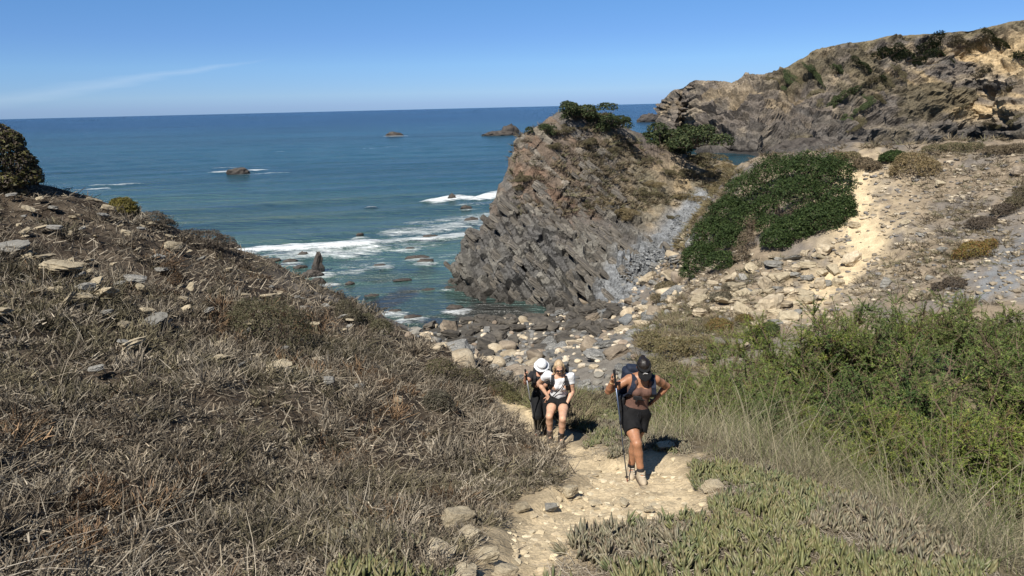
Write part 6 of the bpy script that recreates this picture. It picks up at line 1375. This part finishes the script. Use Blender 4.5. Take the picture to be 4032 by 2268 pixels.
# her backpack
B1 = empty('backpack', T1_(.3) - fr1 * .25); k = Field(.011); k.box(T1_(.55) - fr1 * .215 - sh1 * .03, A1, (.16, .10, .25), .06); k.box(T1_(.22) - fr1 * .20 - sh1 * .04, A1, (.175, .09, .13), .05, .03); part('pack', k, M_NAVY, B1, noise=.008, nscale=12)
k = Field(.011); k.box(T1_(.20) - fr1 * .05 - sh1 * .20, A1, (.035, .10, .11), .03); part('side_pocket', k, M_PACK, B1, noise=.006, nscale=18)
k = Field(.011); k.box(T1_(1.02) - fr1 * .20 - sh1 * .03, A1, (.14, .08, .05), .04); part('lid', k, M_NAVY, B1)
for q in (-1, 1):
    pts = [T1_(.80) - fr1 * .13 + sh1 * q * .105, T1_(.99) - fr1 * .06 + sh1 * q * .115, T1_(1.02) + fr1 * .02 + sh1 * q * .118, T1_(.93) + fr1 * .095 + sh1 * q * .125, T1_(.78) + fr1 * .135 + sh1 * q * .14, T1_(.60) + fr1 * .125 + sh1 * q * .165, T1_(.45) + fr1 * .04 + sh1 * q * .182, T1_(.38) - fr1 * .10 + sh1 * q * .17]
    part('strap', strap_mesh('strap', pts, .062, .018, sh1), M_NAVY, B1)
k = Field(.006); k.box(T1_(.52) + fr1 * .175 - sh1 * .06, A1, (.06, .012, .028), .01); k.cone(T1_(.50) + fr1 * .175 - sh1 * .06, T1_(.42) + fr1 * .18 - sh1 * .075, .012, .008, .004); k.cone(T1_(.50) + fr1 * .178 - sh1 * .02, T1_(.46) + fr1 * .18 + sh1 * .04, .012, .006, .004); part('chest_clip', k, M_PACK, B1)
part('hip_belt', strap_mesh('hip_belt', [T1_(.20) - fr1 * .12 - sh1 * .19, T1_(.17) + fr1 * .02 - sh1 * .195, T1_(.14) + fr1 * .10 - sh1 * .14], .06, .016, sp1), M_PACK, B1)
tag(B1, 'navy backpack on the back of the woman with the visor', 'backpack')

# ---- the blond woman in the white shirt, hands on her thighs
q1, q2 = hit((1950 + 482 * .44868) / 3.9375, (1350 + 875 * .44868) / 3.9375), hit((1950 + 580 * .44868) / 3.9375, (1350 + 898 * .44868) / 3.9375)
J = dict(al=q1 + np.array([0, .03, .11]), ar=q2 + np.array([0, .03, .11]))
J['kl'] = reach(474, 645, J['al'], .44, True); J['kr'] = reach(592, 668, J['ar'], .44, True); J['hl'] = reach(512, 505, J['kl'], .43, False); J['hr'] = J['hl'] + np.array([.18, 0, 0])
J['pel'] = .5 * (J['hl'] + J['hr']) + np.array([0, .0, .05]); J['neck'] = reach(562, 286, J['pel'], .48, True); DN = J['neck'][1]; J['hd'] = reach(560, 215, J['neck'], .18, True); J['sl'] = zp(455, 285, DN + .03); J['sr'] = zp(662, 298, DN + .02)
J['el'] = reach(384, 352, J['sl'], .28, False); J['wl'] = reach(462, 468, J['el'], .25, True); J['er'] = reach(678, 428, J['sr'], .28, False); J['wr'] = reach(630, 530, J['er'], .24, True); J['tl'] = np.array([-.05, -1.0, 0]); J['tr'] = np.array([.1, -1.0, 0]); D2 = q1[1]

W2 = empty('person', q2); F = Field(.0105); A2, T2_ = body(F, J, 1.0, None); s2, f2, p2 = A2
hA = head(F, J['hd'], np.array([.05, -1, -.55]), np.array([0, -.5, 1.0]), .98)
hand(F, J['wl'], np.array([.25, -.25, -.9]), np.array([.1, .8, -.3]), .22, 1, 1.0, .5); hand(F, J['wr'], np.array([-.3, -.2, -.9]), np.array([-.5, .7, -.2]), .4, -1, 1.0, .3)
part('body', F, M_FAIR, W2)
k = Field(.009); k.ell(T2_(.24), A2, (.150, .125, .18), .05, lo=-.07); k.ell(T2_(.62), A2, (.152, .118, .165), .05); k.ell(T2_(.86), A2, (.158, .095, .09), .05, hi=.05)
for q, S in ((-1, 'l'), (1, 'r')):
    k.ell(T2_(.62) + s2 * q * .065 + f2 * .085, A2, (.068, .06, .066), .03); k.cut(J['s' + S] - (J['e' + S] - J['s' + S]) * .2, J['e' + S], .066, .066, .03, 0, .52); k.cone(T2_(.9) + s2 * q * .04, J['s' + S], .06, .064, .04)
part('shirt', k, M_WHITE, W2, noise=.008, nscale=18)
k = Field(.009); k.ell(T2_(.04), A2, (.175, .135, .14), .04, hi=.07)
for S in 'lr': k.cut(J['h' + S], J['k' + S], .115, .105, .04, -.1, .42)
part('shorts', k, M_BLACK, W2, noise=.012, nscale=16)
for S in 'lr':
    shoe(W2, J['a' + S], J['t' + S], M_BOOT, .11, .07); k = Field(.006); k.cut(J['a' + S] + np.array([0, 0, .04]), J['a' + S] * .66 + J['k' + S] * .34, .050, .052, .004); part('sock', k, M_SOCK if S == 'r' else cloth('grey_sock', (0.16, 0.12, 0.11)), W2)
hs, hf, hu = hA; k = Field(.008); c = J['hd'] + hu * .035 - hf * .025; k.ell(c, hA, (.080, .094, .092), .02)
for q in (-1, 1): k.chain([c + hs * q * .072 + hf * .03 + hu * .03, c + hs * q * .088 + hf * .03 - hu * .06, c + hs * q * .085 + hf * .05 - hu * .15, c + hs * q * .075 + hf * .06 - hu * (.20 if q < 0 else .23)], [.018, .020, .017, .008], .02)
k.ell(c - hf * .05 - hu * .08, hA, (.068, .04, .10), .04); part('hair', k, M_BLOND, W2, noise=.008, nscale=45)
k = Field(.005)
for q in (-1, 1): k.ell(J['hd'] + hs * q * .034 + hf * .092 + hu * .008, hA, (.030, .012, .021), .002); k.cone(J['hd'] + hs * q * .062 + hf * .085 + hu * .012, J['hd'] + hs * q * .08 + hu * .01, .005, .004, .002)
k.cone(J['hd'] - hs * .02 + hf * .102 + hu * .012, J['hd'] + hs * .02 + hf * .102 + hu * .012, .005, .005, .002); part('sunglasses', k, M_LENS, W2)
k = Field(.005); k.ell(J['hd'] + hf * .090 - hu * .055, hA, (.02, .006, .007), .002); part('lips', k, NTskin('pink_lips', (0.45, 0.17, 0.14)), W2)
tag(W2, 'blond woman in white shirt and black shorts bending with hands on thighs', 'person', 'hikers')
B2 = empty('backpack', T2_(.5) - f2 * .2); k = Field(.011); k.box(T2_(.60) - f2 * .20, A2, (.15, .09, .23), .05); part('pack', k, M_PACK, B2, noise=.008, nscale=12)
k = Field(.011); k.box(T2_(1.0) - f2 * .17 + s2 * .02, A2, (.15, .07, .05), .035); part('lid', k, M_PACK, B2)
for q in (-1, 1):
    part('strap', strap_mesh('strap', [T2_(.80) - f2 * .13 + s2 * q * .10, T2_(1.0) - f2 * .05 + s2 * q * .11, T2_(1.03) + f2 * .03 + s2 * q * .112, T2_(.93) + f2 * .10 + s2 * q * .118, T2_(.78) + f2 * .135 + s2 * q * .13, T2_(.60) + f2 * .12 + s2 * q * .155, T2_(.42) + f2 * .03 + s2 * q * .165, T2_(.36) - f2 * .10 + s2 * q * .15], .055, .016, s2), M_PACK, B2)
tag(B2, 'black backpack worn by the blond woman in the white shirt', 'backpack')
part('cross_strap', strap_mesh('cross_strap', [T2_(.95) + f2 * .09 + s2 * .10, T2_(.75) + f2 * .158 + s2 * .045, T2_(.6) + f2 * .165 - s2 * .0, T2_(.4) + f2 * .14 - s2 * .06, T2_(.18) + f2 * .115 - s2 * .12], .014, .008, s2), M_BLACK, W2)

# ---- the hiker in black with the white hat, behind
q1 = hit((1950 + 377 * .44868) / 3.9375, (1350 + 805 * .44868) / 3.9375)
if q1[1] < D2 + .7: q1 = zp(377, 805, D2 + .7); q1[2] = float(ground(q1[0], q1[1]))
q2 = zp(438, 800, q1[1] + .22); q2[2] = float(ground(q2[0], q2[1]))
J = dict(al=q1 + np.array([0, .03, .10]), ar=q2 + np.array([0, .03, .10]))
J['kl'] = reach(368, 645, J['al'], .42, True); J['kr'] = reach(432, 642, J['ar'], .42, True); J['hl'] = reach(364, 490, J['kl'], .42, False); J['hr'] = J['hl'] + np.array([.17, 0.02, 0])
J['pel'] = .5 * (J['hl'] + J['hr']) + np.array([0, .02, .07]); J['neck'] = reach(400, 270, J['pel'], .50, True); DN = J['neck'][1]; J['hd'] = reach(408, 208, J['neck'], .17, True); J['sl'] = zp(325, 286, DN + .03); J['sr'] = zp(472, 292, DN + .04); J['el'] = reach(268, 348, J['sl'], .26, True); J['wl'] = reach(266, 288, J['el'], .23, True); J['er'] = reach(495, 380, J['sr'], .27, False); J['wr'] = reach(460, 460, J['er'], .24, True); J['tl'] = np.array([0, -1.0, 0]); J['tr'] = np.array([.1, -1.0, 0]); D3 = J['wl'][1] + .14

W3 = empty('person', q1); F = Field(.012); A3, T3_ = body(F, J, .96, None); s3, f3, p3 = A3; hA = head(F, J['hd'], np.array([.15, -1, -.7]), np.array([0, -.6, 1.0]), .98)
pt, pb = zp(262, 232, D3 - .2), zp(360, 775, D3 - .15); pb[2] = float(ground(pb[0], pb[1])) + .01
hand(F, J['wl'], np.array([-.0, -.3, .8]), np.array([.9, -.5, 0]), 1.1, -1, 1.0, .1); hand(F, J['wr'], np.array([-.2, -.3, -.9]), np.array([-.6, .5, 0]), .4, -1, 1.0)
part('body', F, M_FAIR2, W3)
k = Field(.010); k.ell(T3_(.18), A3, (.15, .115, .16), .05, lo=-.10); k.ell(T3_(.60), A3, (.152, .118, .17), .05); k.ell(T3_(.86), A3, (.158, .095, .09), .05, hi=.06)
for q, S in ((-1, 'l'), (1, 'r')): k.ell(T3_(.62) + s3 * q * .065 + f3 * .075, A3, (.066, .055, .066), .03); k.cut(J['s' + S] - (J['e' + S] - J['s' + S]) * .2, J['e' + S], .066, .064, .03, 0, .65); k.cone(T3_(.9) + s3 * q * .04, J['s' + S], .06, .064, .04)
part('shirt', k, M_BLK2, W3, noise=.008, nscale=18)
k = Field(.010); k.ell(T3_(.03), A3, (.172, .13, .14), .04, hi=.08)
for S in 'lr': k.cone(J['h' + S], J['k' + S], .108, .082, .04); k.cone(J['k' + S], J['k' + S] * .3 + J['a' + S] * .7, .082, .072, .03); k.cut(J['k' + S] * .4 + J['a' + S] * .6, J['a' + S], .074, .066, .02, 0, 1.0)
part('trousers', k, M_BLACK, W3, noise=.010, nscale=16)
for S in 'lr': shoe(W3, J['a' + S], J['t' + S], M_BOOT, .10)
hs, hf, hu = hA; k = Field(.008); c = J['hd'] + hu * .055 - hf * .01
k.ell(c + hu * .02, hA, (.098, .110, .085), .01, lo=-.03); hat = k; hat.cut(c - hu * .005, c - hu * .045, .100, .150, .012); part('hat', hat, M_WHITE, W3, noise=.003, nscale=25)
k = Field(.006); k.ell(J['hd'] - hf * .035 - hu * .02, hA, (.08, .07, .09), .02); part('hair', k, M_DHAIR, W3)
k = Field(.005); k.ell(J['hd'] + hf * .090 - hu * .055, hA, (.02, .006, .007), .002); part('lips', k, NTskin('rose_lips', (0.40, 0.15, 0.12)), W3)
tag(W3, 'hiker in black clothes and white bucket hat behind the blond woman', 'person', 'hikers')
trekking_pole('silver trekking pole held by the hiker in the white hat', pt, pb, M_POLE2, .14)
B3 = empty('backpack', T3_(.5) - f3 * .2); k = Field(.011); k.box(T3_(.55) - f3 * .19, A3, (.15, .09, .23), .05); part('pack', k, M_PACK, B3, noise=.008, nscale=12)
for q in (-1, 1): part('strap', strap_mesh('strap', [T3_(.80) - f3 * .13 + s3 * q * .10, T3_(1.0) - f3 * .05 + s3 * q * .11, T3_(1.03) + f3 * .03 + s3 * q * .112, T3_(.93) + f3 * .10 + s3 * q * .118, T3_(.78) + f3 * .135 + s3 * q * .13, T3_(.60) + f3 * .12 + s3 * q * .155, T3_(.42) + f3 * .03 + s3 * q * .165, T3_(.36) - f3 * .10 + s3 * q * .15], .05, .016, s3), M_PACK, B3)
tag(B3, 'dark backpack worn by the hiker in the white hat', 'backpack')
